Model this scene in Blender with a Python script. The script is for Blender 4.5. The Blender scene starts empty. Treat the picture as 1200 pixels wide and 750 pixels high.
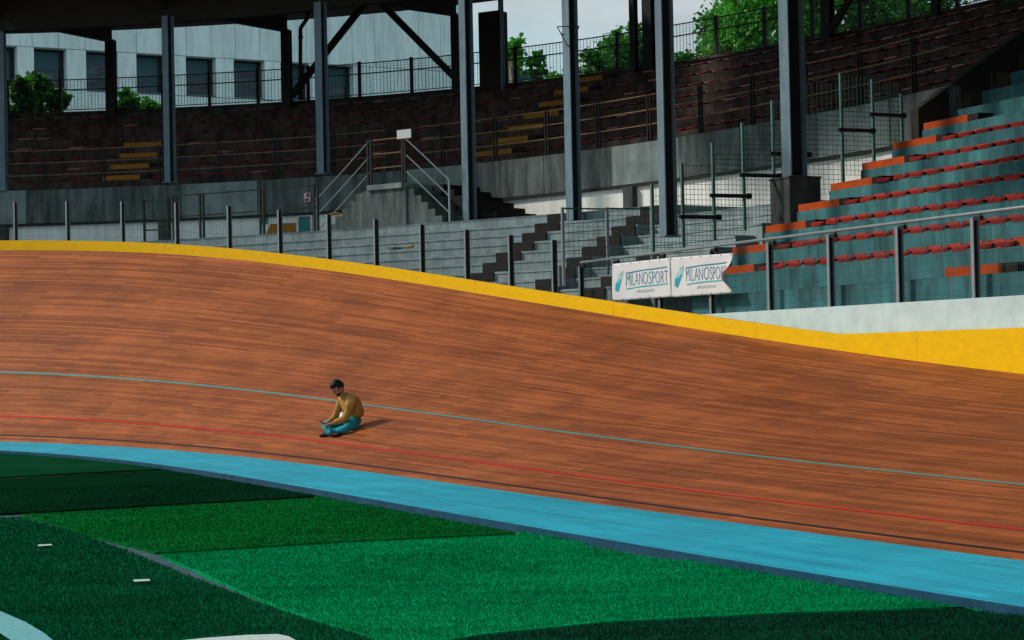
import bpy, bmesh, math, random
from mathutils import Vector, Matrix
random.seed(7)
R = math.radians
scn = bpy.context.scene
COL = scn.collection

# ------------------------------------------------------------------ camera
H, F = 1.6491, 2208.0
PT = math.atan((420.22 - 375) / F)
ROLL = .021
cd = bpy.data.cameras.new('camera'); cam = bpy.data.objects.new('camera', cd); COL.objects.link(cam)
scn.camera = cam
cd.sensor_width = 36; cd.lens = F / 1200 * 36; cd.clip_start = .1; cd.clip_end = 3000
cam.matrix_world = Matrix.Translation((0, 0, H)) @ Matrix.Rotation(R(90) + PT, 4, 'X') @ Matrix.Rotation(-ROLL, 4, 'Z')
scn.render.resolution_x, scn.render.resolution_y = 1024, 640

# ------------------------------------------------------------------ sky, sun, exposure
SUN_EL, SUN_AZ = R(38), R(-82)          # azimuth measured from +Y towards +X: the sun stands to the left
w = bpy.data.worlds.new('World'); scn.world = w; w.use_nodes = True
nt = w.node_tree; nt.nodes.clear()
out = nt.nodes.new('ShaderNodeOutputWorld'); bg = nt.nodes.new('ShaderNodeBackground')
sky = nt.nodes.new('ShaderNodeTexSky'); sky.sky_type = 'NISHITA'; sky.sun_disc = False
sky.sun_elevation = SUN_EL; sky.sun_rotation = SUN_AZ % (2 * math.pi)
sky.air_density = 1.0; sky.dust_density = 1.5; sky.ozone_density = 3.0
tc = nt.nodes.new('ShaderNodeTexCoord'); mp = nt.nodes.new('ShaderNodeMapping'); mp.inputs['Scale'].default_value = (1, 1, 3.5)
nz = nt.nodes.new('ShaderNodeTexNoise'); nz.inputs['Scale'].default_value = 3.2; nz.inputs['Detail'].default_value = 7; nz.inputs['Roughness'].default_value = .55
rp = nt.nodes.new('ShaderNodeValToRGB'); rp.color_ramp.elements[0].position = .28; rp.color_ramp.elements[1].position = .62
rp.color_ramp.elements[0].color = (.35, .35, .35, 1)
cl = nt.nodes.new('ShaderNodeTexNoise'); cl.inputs['Scale'].default_value = 5; cl.inputs['Detail'].default_value = 5
cr = nt.nodes.new('ShaderNodeValToRGB')
cr.color_ramp.elements[0].position = .35; cr.color_ramp.elements[1].position = .7
cr.color_ramp.elements[0].color = (6.6, 10.6, 11.6, 1); cr.color_ramp.elements[1].color = (12.6, 13.4, 13.8, 1)
mx = nt.nodes.new('ShaderNodeMixRGB')
nt.links.new(tc.outputs['Generated'], mp.inputs['Vector']); nt.links.new(mp.outputs['Vector'], nz.inputs['Vector']); nt.links.new(mp.outputs['Vector'], cl.inputs['Vector'])
nt.links.new(nz.outputs['Fac'], rp.inputs['Fac']); nt.links.new(cl.outputs['Fac'], cr.inputs['Fac'])
nt.links.new(rp.outputs['Color'], mx.inputs['Fac']); nt.links.new(sky.outputs['Color'], mx.inputs['Color1']); nt.links.new(cr.outputs['Color'], mx.inputs['Color2'])
nt.links.new(mx.outputs['Color'], bg.inputs['Color']); bg.inputs['Strength'].default_value = .055
nt.links.new(bg.outputs['Background'], out.inputs['Surface'])
sd = bpy.data.lights.new('sun', 'SUN'); sun = bpy.data.objects.new('sun', sd); COL.objects.link(sun)
sd.energy = 3.1; sd.angle = R(7); sd.color = (1, .90, .78)
sdir = Vector((math.sin(SUN_AZ) * math.cos(SUN_EL), math.cos(SUN_AZ) * math.cos(SUN_EL), math.sin(SUN_EL)))
sun.rotation_euler = sdir.to_track_quat('Z', 'Y').to_euler()
vs = scn.view_settings; vs.view_transform = 'Standard'; vs.look = 'None'; vs.gamma = 1; vs.exposure = -.04; vs.use_curve_mapping = False

# ------------------------------------------------------------------ materials
def N(nt, t, **kw):
    n = nt.nodes.new(t)
    for k, v in kw.items(): n.inputs[k].default_value = v
    return n
def ramp(nt, c0, c1, p0=.3, p1=.7):
    r = nt.nodes.new('ShaderNodeValToRGB'); e = r.color_ramp.elements
    e[0].position, e[1].position = p0, p1; e[0].color = (*c0, 1); e[1].color = (*c1, 1)
    return r
def sc(c, k): return tuple(x * k for x in c)
def mat(name, col, rough=.6, metal=0, var=.25, scale=3, stretch=(1, 1, 1), bump=.1, bscale=40, dark=None, obj_var=0, spec=.18, uv=False, stain=0):
    m = bpy.data.materials.new(name); m.use_nodes = True; t = m.node_tree; L = t.links.new
    b = t.nodes['Principled BSDF']; b.inputs['Roughness'].default_value = rough; b.inputs['Metallic'].default_value = metal
    b.inputs['Specular IOR Level'].default_value = spec
    c = t.nodes.new('ShaderNodeTexCoord'); g = t.nodes.new('ShaderNodeMapping'); g.inputs['Scale'].default_value = stretch
    L(c.outputs['UV' if uv else 'Object'], g.inputs['Vector'])
    n = N(t, 'ShaderNodeTexNoise', Scale=scale, Detail=8, Roughness=.62); L(g.outputs['Vector'], n.inputs['Vector'])
    r = ramp(t, dark or sc(col, 1 - var), sc(col, 1 + var * .6)); L(n.outputs['Fac'], r.inputs['Fac'])
    src = r.outputs['Color']
    if stain:
        g2 = t.nodes.new('ShaderNodeMapping'); g2.inputs['Scale'].default_value = (1.6, 1.6, .22); L(c.outputs['Object'], g2.inputs['Vector'])
        n2 = N(t, 'ShaderNodeTexNoise', Scale=2.4, Detail=6, Roughness=.7); L(g2.outputs['Vector'], n2.inputs['Vector'])
        r2 = ramp(t, (1 - stain,) * 3, (1.15,) * 3, .38, .6); L(n2.outputs['Fac'], r2.inputs['Fac'])
        mm = t.nodes.new('ShaderNodeMixRGB'); mm.blend_type = 'MULTIPLY'; mm.inputs['Fac'].default_value = 1
        L(src, mm.inputs['Color1']); L(r2.outputs['Color'], mm.inputs['Color2']); src = mm.outputs['Color']
    if obj_var:
        oi = t.nodes.new('ShaderNodeObjectInfo'); r3 = ramp(t, (1 - obj_var,) * 3, (1 + obj_var,) * 3, 0, 1); L(oi.outputs['Random'], r3.inputs['Fac'])
        mm = t.nodes.new('ShaderNodeMixRGB'); mm.blend_type = 'MULTIPLY'; mm.inputs['Fac'].default_value = 1
        L(src, mm.inputs['Color1']); L(r3.outputs['Color'], mm.inputs['Color2']); src = mm.outputs['Color']
    L(src, b.inputs['Base Color'])
    if bump:
        n3 = N(t, 'ShaderNodeTexNoise', Scale=bscale, Detail=4); L(g.outputs['Vector'], n3.inputs['Vector'])
        bp = N(t, 'ShaderNodeBump', Strength=bump, Distance=.02); L(n3.outputs['Fac'], bp.inputs['Height']); L(bp.outputs['Normal'], b.inputs['Normal'])
    return m

def wood_mat(name, c0, c1, c2, streak, rough=.55, row=.055, wear=None):
    """long narrow planks running along the track, uv in metres"""
    m = bpy.data.materials.new(name); m.use_nodes = True; t = m.node_tree; L = t.links.new
    b = t.nodes['Principled BSDF']; b.inputs['Roughness'].default_value = rough; b.inputs['Specular IOR Level'].default_value = .16
    c = t.nodes.new('ShaderNodeTexCoord')
    br = t.nodes.new('ShaderNodeTexBrick'); br.offset = .37; br.offset_frequency = 3
    for k, v in dict(Scale=1, **{'Mortar Size': .005, 'Mortar Smooth': .3, 'Bias': 0, 'Brick Width': 2.6, 'Row Height': row}).items(): br.inputs[k].default_value = v
    br.inputs['Color1'].default_value = (*c0, 1); br.inputs['Color2'].default_value = (*c1, 1); br.inputs['Mortar'].default_value = (*sc(c0, .35), 1)
    L(c.outputs['UV'], br.inputs['Vector'])
    # a second, coarser run of replaced boards
    br2 = t.nodes.new('ShaderNodeTexBrick'); br2.offset = .61; br2.offset_frequency = 2
    for k, v in dict(Scale=1, **{'Mortar Size': 0., 'Brick Width': 1.9, 'Row Height': row * 2}).items(): br2.inputs[k].default_value = v
    br2.inputs['Color1'].default_value = (.92, .9, .9, 1); br2.inputs['Color2'].default_value = (1.07, 1.07, 1.07, 1)
    L(c.outputs['UV'], br2.inputs['Vector'])
    g = t.nodes.new('ShaderNodeMapping'); g.inputs['Scale'].default_value = (1.5, 26, 1); L(c.outputs['UV'], g.inputs['Vector'])
    n = N(t, 'ShaderNodeTexNoise', Scale=1.3, Detail=9, Roughness=.75); L(g.outputs['Vector'], n.inputs['Vector'])
    r = ramp(t, streak, (1.32, 1.28, 1.24), .38, .63); L(n.outputs['Fac'], r.inputs['Fac'])
    n2 = N(t, 'ShaderNodeTexNoise', Scale=.9, Detail=3, Roughness=.6); L(c.outputs['UV'], n2.inputs['Vector'])
    r2 = ramp(t, c2, (1.12, 1.08, 1.06), .35, .65); L(n2.outputs['Fac'], r2.inputs['Fac'])
    # short dark dashes: splits, scuffs and nail lines
    g3 = t.nodes.new('ShaderNodeMapping'); g3.inputs['Scale'].default_value = (1.6, 26, 1); L(c.outputs['UV'], g3.inputs['Vector'])
    n3 = N(t, 'ShaderNodeTexNoise', Scale=1.0, Detail=3, Roughness=.5); L(g3.outputs['Vector'], n3.inputs['Vector'])
    r3 = ramp(t, (.42, .36, .40), (1, 1, 1), .27, .36); L(n3.outputs['Fac'], r3.inputs['Fac'])
    src = br.outputs['Color']
    for o in (br2.outputs['Color'], r.outputs['Color'], r2.outputs['Color'], r3.outputs['Color']):
        mm = t.nodes.new('ShaderNodeMixRGB'); mm.blend_type = 'MULTIPLY'; mm.inputs['Fac'].default_value = 1
        L(src, mm.inputs['Color1']); L(o, mm.inputs['Color2']); src = mm.outputs['Color']
    # nail rows across the boards every 0.6 m
    wv = t.nodes.new('ShaderNodeTexWave'); wv.bands_direction = 'X'; wv.inputs['Scale'].default_value = 2.62; wv.inputs['Distortion'].default_value = .25; wv.inputs['Detail'].default_value = 2
    L(c.outputs['UV'], wv.inputs['Vector']); rw = ramp(t, (1, 1, 1), (.74, .74, .74), .975, .998); L(wv.outputs['Fac'], rw.inputs['Fac'])
    # long soft tyre marks following the riding line
    g5 = t.nodes.new('ShaderNodeMapping'); g5.inputs['Scale'].default_value = (.06, 7, 1); L(c.outputs['UV'], g5.inputs['Vector'])
    n5 = N(t, 'ShaderNodeTexNoise', Scale=1.4, Detail=4, Roughness=.6); L(g5.outputs['Vector'], n5.inputs['Vector']); r5 = ramp(t, (.76, .75, .76), (1.04, 1.04, 1.04), .33, .47); L(n5.outputs['Fac'], r5.inputs['Fac'])
    for o in (rw.outputs['Color'], r5.outputs['Color']):
        mm = t.nodes.new('ShaderNodeMixRGB'); mm.blend_type = 'MULTIPLY'; mm.inputs['Fac'].default_value = 1
        L(src, mm.inputs['Color1']); L(o, mm.inputs['Color2']); src = mm.outputs['Color']
    if wear:
        g4 = t.nodes.new('ShaderNodeMapping'); g4.inputs['Scale'].default_value = (.9, 17, 1); g4.inputs['Location'].default_value = (7, 3, 0); L(c.outputs['UV'], g4.inputs['Vector'])
        n4 = N(t, 'ShaderNodeTexNoise', Scale=1.1, Detail=6, Roughness=.7); L(g4.outputs['Vector'], n4.inputs['Vector'])
        r4 = ramp(t, (0, 0, 0), (1, 1, 1), .60, .72); L(n4.outputs['Fac'], r4.inputs['Fac'])
        mm = t.nodes.new('ShaderNodeMixRGB'); mm.inputs['Color2'].default_value = (*wear, 1)
        L(r4.outputs['Color'], mm.inputs['Fac']); L(src, mm.inputs['Color1']); src = mm.outputs['Color']
    L(src, b.inputs['Base Color'])
    bp = N(t, 'ShaderNodeBump', Strength=.35, Distance=.01); L(n.outputs['Fac'], bp.inputs['Height']); L(bp.outputs['Normal'], b.inputs['Normal'])
    return m

M = {}
M['wood'] = wood_mat('track_wood', (.37, .112, .034), (.215, .058, .019), (.80, .76, .75), (.92, .91, .90), row=.066)
M['band'] = wood_mat('band_paint', (.016, .44, .62), (.010, .37, .55), (.84, .86, .88), (.84, .88, .9), rough=.5, wear=(.13, .44, .50))
M['band_edge'] = mat('band_edge', (.010, .07, .13), .6, var=.4)
M['black_line'] = mat('black_line', (.012, .018, .035), .5, var=.5, scale=6, stretch=(.4, 20, 1), uv=True)
M['red_line'] = mat('red_line', (.60, .012, .018), .5, var=.4, scale=6, stretch=(.4, 20, 1), uv=True)
M['teal_line'] = mat('teal_line', (.04, .32, .32), .5, var=.3, scale=6, stretch=(.4, 20, 1), uv=True)
M['yellow'] = mat('yellow_paint', (.86, .50, .0), .5, var=.10, scale=5, stretch=(1, 1, 2.5), bump=.05)
M['white_wall'] = mat('white_wall', (.54, .68, .70), .75, var=.14, scale=3, bump=.15)
M['white_plaster'] = mat('white_plaster', (.80, .82, .78), .8, var=.08, scale=1, stain=.06)
M['concrete'] = mat('concrete', (.205, .265, .265), .85, var=.35, scale=1.6, bump=.4, bscale=25, stain=.22)
M['concrete_step'] = mat('concrete_step', (.245, .315, .335), .85, var=.22, scale=2.5, bump=.4, bscale=25, stain=.2, obj_var=.13)
M['concrete_dark'] = mat('concrete_dark', (.07, .082, .08), .9, var=.45, scale=1.3, bump=.4, bscale=25, stain=.5)
M['concrete_rib'] = mat('concrete_board_marked', (.125, .155, .155), .85, var=.4, scale=2.2, stretch=(1, 1, .25), bump=.4, bscale=25, stain=.55)
M['concrete_brown'] = mat('concrete_brown', (.080, .062, .053), .9, var=.5, scale=1.3, bump=.4, bscale=25, stain=.5)
M['tribune'] = mat('teal_concrete', (.052, .178, .198), .85, var=.38, scale=1.2, bump=.3, bscale=20, stain=.35)
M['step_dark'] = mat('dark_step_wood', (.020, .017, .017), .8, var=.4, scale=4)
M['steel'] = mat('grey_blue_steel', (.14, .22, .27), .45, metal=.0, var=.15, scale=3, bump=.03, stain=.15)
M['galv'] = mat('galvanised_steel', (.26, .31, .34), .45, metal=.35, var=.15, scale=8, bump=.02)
M['post_web'] = mat('post_web_shade', (.018, .024, .03), .7, var=.3, scale=8, bump=.02)  # webs near-black, the shade on the post sides put into the colour
M['steel_dark'] = mat('dark_steel', (.022, .024, .024), .6, var=.3, scale=4, bump=.05)
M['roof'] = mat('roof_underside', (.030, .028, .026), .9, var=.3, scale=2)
M['rust'] = mat('rusty_rail', (.20, .13, .065), .6, var=.4, scale=9, bump=.1)
M['wire'] = mat('fence_wire', (.035, .055, .055), .6, var=.1, bump=0)
M['wire_green'] = mat('green_wire', (.018, .075, .055), .6, var=.1, bump=0)
M['post_green'] = mat('green_post', (.09, .20, .18), .5, var=.2, bump=.02)
M['orange'] = mat('orange_bench', (.44, .065, .008), .5, var=.2, scale=5)
M['yellow_bench'] = mat('yellow_bench', (.36, .155, .015), .55, var=.25, scale=5)
M['seat_red'] = mat('red_seat', (.26, .020, .014), .45, var=.25, scale=8, obj_var=.25, bump=.02)
M['seat_dark'] = mat('dark_red_seat', (.17, .014, .018), .4, var=.25, scale=8, obj_var=.3, bump=.02)
M['seat_glint'] = mat('pale_glint_seat', (.42, .16, .15), .35, var=.3, scale=20, obj_var=.2, bump=.02)  # glints on shiny seat lips, painted as scattered paler seats
M['banner'] = mat('banner_vinyl', (.70, .71, .74), .5, var=.05, scale=4, bump=.05, bscale=8)
M['print_dark'] = mat('print_petrol', (.03, .24, .36), .5, var=.1, bump=0)
M['print_cyan'] = mat('print_cyan', (.03, .42, .52), .5, var=.1, bump=0)
M['print_pale'] = mat('print_pale_cyan', (.36, .62, .68), .5, var=.1, bump=0)
M['print_grey'] = mat('print_grey', (.16, .26, .29), .5, var=.1, bump=0)
M['building'] = mat('cream_panel', (.72, .89, .90), .8, var=.06, scale=.4, bump=.05, obj_var=.06, stain=.08)
M['reveal'] = mat('window_reveal', (.16, .22, .22), .8, var=.1)
M['ground'] = mat('worn_red_floor', (.36, .17, .13), .9, var=.4, scale=5)
M['earth'] = mat('outer_ground', (.16, .16, .15), .9, var=.4, scale=.3)
M['gap_blue'] = mat('blue_grey_paint', (.05, .10, .13), .8, var=.4, scale=6)
M['turf_white'] = mat('white_turf', (.52, .60, .60), .9, var=.25, scale=60)
M['turf_cyan'] = mat('cyan_turf', (.16, .42, .46), .9, var=.3, scale=50)
M['skin'] = mat('skin', (.42, .22, .15), .5, var=.12, scale=20, bump=.02)
M['hair'] = mat('black_hair', (.008, .009, .013), .5, var=.3, scale=60, bump=.3, bscale=120)
M['jacket'] = mat('ochre_jacket', (.48, .25, .07), .85, var=.3, scale=9, bump=.5, bscale=30)
M['jeans'] = mat('teal_jeans', (.018, .30, .36), .85, var=.3, scale=10, bump=.3, bscale=60)
M['shoe'] = mat('black_shoe', (.010, .010, .012), .6, var=.3)
M['shirt'] = mat('white_cloth', (.75, .72, .74), .8, var=.08)
M['phone'] = mat('phone_case', (.02, .02, .025), .3, var=.1, bump=0)
M['screen'] = mat('phone_screen', (.35, .45, .5), .15, var=.1, bump=0)
M['sign_red'] = mat('sign_red', (.45, .03, .03), .5, var=.1, bump=0)
M['sign_white'] = mat('sign_white', (.62, .66, .66), .5, var=.08, bump=0)
M['sign_teal'] = mat('sign_teal', (.03, .20, .22), .5, var=.1, bump=0)
M['bark'] = mat('bark', (.07, .055, .04), .9, var=.4, scale=8, bump=.5)
M['tank'] = mat('cream_tank', (.58, .44, .36), .6, var=.1, scale=2)
M['shed'] = mat('blue_grey_shed', (.05, .09, .13), .6, var=.1)

M['blind'] = mat('window_blind', (.03, .11, .14), .6, var=.25, scale=2, stretch=(1, 1, 14), bump=0, spec=.5)
def leaf_mat(name, a, b_):
    m = bpy.data.materials.new(name); m.use_nodes = True; t = m.node_tree; L = t.links.new
    b = t.nodes['Principled BSDF']; b.inputs['Roughness'].default_value = .55
    c = t.nodes.new('ShaderNodeTexCoord'); n = N(t, 'ShaderNodeTexNoise', Scale=1.7, Detail=5); L(c.outputs['Object'], n.inputs['Vector'])
    r = ramp(t, a, b_, .35, .65); L(n.outputs['Fac'], r.inputs['Fac']); L(r.outputs['Color'], b.inputs['Base Color'])
    tr = t.nodes.new('ShaderNodeBsdfTranslucent'); L(r.outputs['Color'], tr.inputs['Color'])
    ms = t.nodes.new('ShaderNodeMixShader'); ms.inputs[0].default_value = .45
    L(b.outputs[0], ms.inputs[1]); L(tr.outputs[0], ms.inputs[2]); L(ms.outputs[0], t.nodes['Material Output'].inputs['Surface'])
    return m
M['leaf'] = leaf_mat('leaf_green', (.012, .085, .010), (.05, .30, .02))
M['leaf2'] = leaf_mat('leaf_bright', (.03, .20, .015), (.10, .46, .03))

def turf_mat(name, col, nap=(1, 6, 1)):
    m = bpy.data.materials.new(name); m.use_nodes = True; t = m.node_tree; L = t.links.new
    b = t.nodes['Principled BSDF']; b.inputs['Roughness'].default_value = 1; b.inputs['Specular IOR Level'].default_value = 0
    c = t.nodes.new('ShaderNodeTexCoord'); g = t.nodes.new('ShaderNodeMapping'); g.inputs['Scale'].default_value = nap; g.inputs['Rotation'].default_value = (0, 0, R(12))
    L(c.outputs['Object'], g.inputs['Vector'])
    n = N(t, 'ShaderNodeTexNoise', Scale=.7, Detail=8, Roughness=.7); L(g.outputs['Vector'], n.inputs['Vector'])
    r = ramp(t, sc(col, .72), sc(col, 1.22), .3, .7); L(n.outputs['Fac'], r.inputs['Fac'])
    n2 = N(t, 'ShaderNodeTexNoise', Scale=55, Detail=3); L(c.outputs['Object'], n2.inputs['Vector'])
    r2 = ramp(t, (.7,) * 3, (1.3,) * 3, .3, .72); L(n2.outputs['Fac'], r2.inputs['Fac'])
    mm = t.nodes.new('ShaderNodeMixRGB'); mm.blend_type = 'MULTIPLY'; mm.inputs['Fac'].default_value = 1
    L(r.outputs['Color'], mm.inputs['Color1']); L(r2.outputs['Color'], mm.inputs['Color2'])
    n4 = N(t, 'ShaderNodeTexNoise', Scale=.55, Detail=6, Roughness=.65); L(c.outputs['Object'], n4.inputs['Vector']); r4 = ramp(t, (.72, .76, .70), (1.16, 1.12, 1.12), .34, .64); L(n4.outputs['Fac'], r4.inputs['Fac'])
    m4 = t.nodes.new('ShaderNodeMixRGB'); m4.blend_type = 'MULTIPLY'; m4.inputs['Fac'].default_value = 1; L(mm.outputs['Color'], m4.inputs['Color1']); L(r4.outputs['Color'], m4.inputs['Color2']); L(m4.outputs['Color'], b.inputs['Base Color'])
    bp = N(t, 'ShaderNodeBump', Strength=.8, Distance=.02); L(n2.outputs['Fac'], bp.inputs['Height']); L(bp.outputs['Normal'], b.inputs['Normal'])
    return m

def glass_mat():
    m = bpy.data.materials.new('window_glass'); m.use_nodes = True; t = m.node_tree; L = t.links.new
    b = t.nodes['Principled BSDF']; b.inputs['Roughness'].default_value = .12
    c = t.nodes.new('ShaderNodeTexCoord'); g = t.nodes.new('ShaderNodeMapping'); g.inputs['Scale'].default_value = (1, 1, 5); L(c.outputs['Object'], g.inputs['Vector'])
    n = N(t, 'ShaderNodeTexNoise', Scale=1.2, Detail=5); L(g.outputs['Vector'], n.inputs['Vector'])
    r = ramp(t, (.004, .016, .024), (.03, .12, .16), .4, .7); L(n.outputs['Fac'], r.inputs['Fac']); L(r.outputs['Color'], b.inputs['Base Color'])
    return m
M['glass'] = glass_mat()

# ------------------------------------------------------------------ helpers
def tag(o, label=None, cat=None, group=None, kind=None):
    if label: o['label'] = label
    if cat: o['category'] = cat
    if group: o['group'] = group
    if kind: o['kind'] = kind
    return o
def empty(name, loc, label, cat, group=None, rz=0):
    o = bpy.data.objects.new(name, None); COL.objects.link(o); o.location = loc; o.rotation_euler = (0, 0, rz); o.empty_display_size = .2
    return tag(o, label, cat, group)
class MB:
    def __init__(s): s.v = []; s.f = []; s.uv = []; s.m = []; s.smooth = False
    def vert(s, p): s.v.append(tuple(p)); return len(s.v) - 1
    def face(s, idx, uv=None, m=0): s.f.append(tuple(idx)); s.uv.append(uv); s.m.append(m)
    def quad(s, a, b, c, d, uv=None, m=0):
        i = len(s.v); s.v += [tuple(a), tuple(b), tuple(c), tuple(d)]; s.face((i, i + 1, i + 2, i + 3), uv, m)
    def hexa(s, p, m=0):
        """p: 8 points, bottom ring then top ring"""
        i = len(s.v); s.v += [tuple(q) for q in p]
        for f in ((0, 3, 2, 1), (4, 5, 6, 7), (0, 1, 5, 4), (1, 2, 6, 5), (2, 3, 7, 6), (3, 0, 4, 7)): s.face([i + k for k in f], None, m)
    def box(s, c, ax, ay, az, m=0):
        """centre and three half-extent vectors"""
        c = Vector(c); ax, ay, az = Vector(ax), Vector(ay), Vector(az)
        s.hexa([c - ax - ay - az, c + ax - ay - az, c + ax + ay - az, c - ax + ay - az, c - ax - ay + az, c + ax - ay + az, c + ax + ay + az, c - ax + ay + az], m)
    def bar(s, a, b, r, n=6, m=0, caps=True):
        a, b = Vector(a), Vector(b); d = (b - a)
        if d.length < 1e-6: return
        d.normalize(); u = d.cross(Vector((0, 0, 1)) if abs(d.z) < .9 else Vector((1, 0, 0))).normalized(); v = d.cross(u)
        i = len(s.v)
        for p in (a, b):
            for k in range(n):
                t = 2 * math.pi * (k + .5) / n; s.v.append(tuple(p + (u * math.cos(t) + v * math.sin(t)) * r))
        for k in range(n): s.face((i + k, i + (k + 1) % n, i + n + (k + 1) % n, i + n + k), None, m)
        if caps: s.face([i + k for k in reversed(range(n))], None, m); s.face([i + n + k for k in range(n)], None, m)
    def tube(s, pts, r, n=6):
        for a, b in zip(pts, pts[1:]): s.bar(a, b, r, n)
    def mesh(s, name):
        me = bpy.data.meshes.new(name); me.from_pydata(s.v, [], s.f)
        if any(u for u in s.uv):
            l = me.uv_layers.new(name='UVMap'); k = 0
            for f, u in zip(s.f, s.uv):
                for j in range(len(f)):
                    if u: l.data[k].uv = u[j]
                    k += 1
        for p, mi in zip(me.polygons, s.m): p.material_index = mi; p.use_smooth = s.smooth
        me.update(); return me
    def build(s, name, mats, parent=None, local=True):
        me = s.mesh(name)
        for m in (mats if isinstance(mats, (list, tuple)) else [mats]): me.materials.append(m)
        o = bpy.data.objects.new(name, me); COL.objects.link(o)
        if parent is not None:
            o.parent = parent
            if local: o.matrix_parent_inverse = (Matrix.Translation(parent.location) @ Matrix.Rotation(parent.rotation_euler.z, 4, 'Z')).inverted()
        return o
def inst(src, parent=None, mw=None):
    c = src.copy(); COL.objects.link(c)
    for k in ('label', 'category', 'group'):
        if k in c: del c[k]
    if parent is not None: c.parent = parent
    if mw is not None: c.matrix_parent_inverse = Matrix(); c.matrix_basis = mw
    return c

def ray(px, py):
    a2, b2 = (px - 600) / F, (375 - py) / F
    a = (a2 + ROLL * b2) / (1 + ROLL * ROLL); b = (b2 - ROLL * a2) / (1 + ROLL * ROLL)
    return Vector((a, math.cos(PT) - b * math.sin(PT), math.sin(PT) + b * math.cos(PT)))
CAM = Vector((0, 0, H))
def onz(px, py, z): d = ray(px, py); return CAM + d * ((z - H) / d.z)
def onY(px, py, Y): d = ray(px, py); return CAM + d * (Y / d.y)
def onpl(px, py, P, n): d = ray(px, py); n = Vector((n[0], n[1], 0)); return CAM + d * ((Vector((P[0], P[1], 0)) @ n) / (d @ n))
def proj(P):
    Q = Vector(P) - CAM; a = Q.x; b = -Q.y * math.sin(PT) + Q.z * math.cos(PT); d = Q.y * math.cos(PT) + Q.z * math.sin(PT)
    return 600 + F * (a - ROLL * b) / d, 375 - F * (b + ROLL * a) / d

class Path:
    def __init__(s, pts, s0=0):
        s.P = [Vector((p[0], p[1])) for p in pts]; s.S = [s0]
        for a, b in zip(s.P, s.P[1:]): s.S.append(s.S[-1] + (b - a).length)
        s.D = []
        for i in range(len(s.P)):
            d = s.P[min(i + 1, len(s.P) - 1)] - s.P[max(i - 1, 0)]; s.D.append(d.normalized())
        s.a, s.b = s.S[0], s.S[-1]
    def _i(s, x):
        import bisect
        i = min(max(bisect.bisect_right(s.S, x) - 1, 0), len(s.S) - 2); return i, (x - s.S[i]) / (s.S[i + 1] - s.S[i])
    def dirn(s, x):
        i, t = s._i(x); d = s.D[i].lerp(s.D[i + 1], min(max(t, 0), 1)).normalized(); return d
    def at(s, x, off=0, z=0):
        i, t = s._i(x); p = s.P[i].lerp(s.P[i + 1], t) if 0 <= t <= 1 else s.P[i] + (s.P[i + 1] - s.P[i]) * t
        d = s.dirn(x); n = Vector((-d.y, d.x)); q = p + n * off
        return Vector((q.x, q.y, z))
    def nrm(s, x): d = s.dirn(x); return Vector((-d.y, d.x, 0))
    def tan(s, x): d = s.dirn(x); return Vector((d.x, d.y, 0))
    def find(s, px, off, z, lo=None, hi=None):
        """arc length at which the offset curve at height z stands on the sight line of column px"""
        lo = s.a if lo is None else lo; hi = s.b if hi is None else hi; best = None
        n = 400
        for k in range(n + 1):
            x = lo + (hi - lo) * k / n; q = s.at(x, off, z)
            if q.y < 2: continue
            e = abs(proj(q)[0] - px)
            if best is None or e < best[0]: best = (e, x)
        return best[1]

def frange(a, b, st):
    n = max(1, int(round((b - a) / st))); return [a + (b - a) * k / n for k in range(n + 1)]
def sweep(mb, path, ss, prof, m=0, caps=True, closed=True, uvoff=0):
    """prof(s) -> list of (offset, z); closed profile swept along the path"""
    rings = []
    for x in ss:
        pr = prof(x) if callable(prof) else prof
        rings.append([mb.vert(path.at(x, o, z)) for o, z in pr]); n = len(pr)
        lens = [0]
        for (a, b), (c, d) in zip(pr, pr[1:] + pr[:1]): lens.append(lens[-1] + math.hypot(c - a, d - b))
        rings[-1].append(lens)
    for i in range(len(ss) - 1):
        A, B = rings[i], rings[i + 1]
        for k in range(n if closed else n - 1):
            k2 = (k + 1) % n
            mb.face((A[k], B[k], B[k2], A[k2]), [(ss[i], A[n][k] + uvoff), (ss[i + 1], A[n][k] + uvoff), (ss[i + 1], A[n][k + 1] + uvoff), (ss[i], A[n][k + 1] + uvoff)], m)
    if closed and caps:
        mb.face(list(reversed(rings[0][:n])), None, m); mb.face(rings[-1][:n], None, m)

# ------------------------------------------------------------------ the inner line of the track and its banking
K = (.9228, 1.04, -1.4635, .5994); AL = (.4582, -.7772, .5057, -.084)
def heading(s):
    s1 = min(max(s, -8), 26); u = s1 / 30; th = K[0] + K[1] * u + K[2] * u * u + K[3] * u ** 3
    if s < -8: th += (s + 8) / 21
    return th
BT = ((-30, 40.6), (-17, 40.6), (-13, 40.2), (-11, 39.3), (-9, 38.3), (-7, 36.8), (-5, 34.3), (-3, 31.1), (-1, 28.0), (1, 24.9), (2, 23.4))
def bank0(s):
    if s > 2:
        u = min(s, 26) / 30; return AL[0] + AL[1] * u + AL[2] * u * u + AL[3] * u ** 3
    for (a, b), (c, d) in zip(BT, BT[1:]):
        if s <= c: return R(b + (d - b) * (max(s, a) - a) / (c - a))
def bank(s): return sum(bank0(s + k * .5) for k in range(-3, 4)) / 7
CW, TB, TW = 1.6728, .0544, 7.5
pts = {0: Vector((-9.0395, 35.8547))}; DS = .25
p = pts[0].copy()
for k in range(0, 240):
    a = heading((k + .5) * DS); p = p + Vector((math.cos(a), -math.sin(a))) * DS; pts[k + 1] = p.copy()
p = pts[0].copy()
for k in range(0, -160, -1):
    a = heading((k - .5) * DS); p = p - Vector((math.cos(a), -math.sin(a))) * DS; pts[k - 1] = p.copy()
ks = sorted(pts); T = Path([pts[k] for k in ks], ks[0] * DS)
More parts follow.
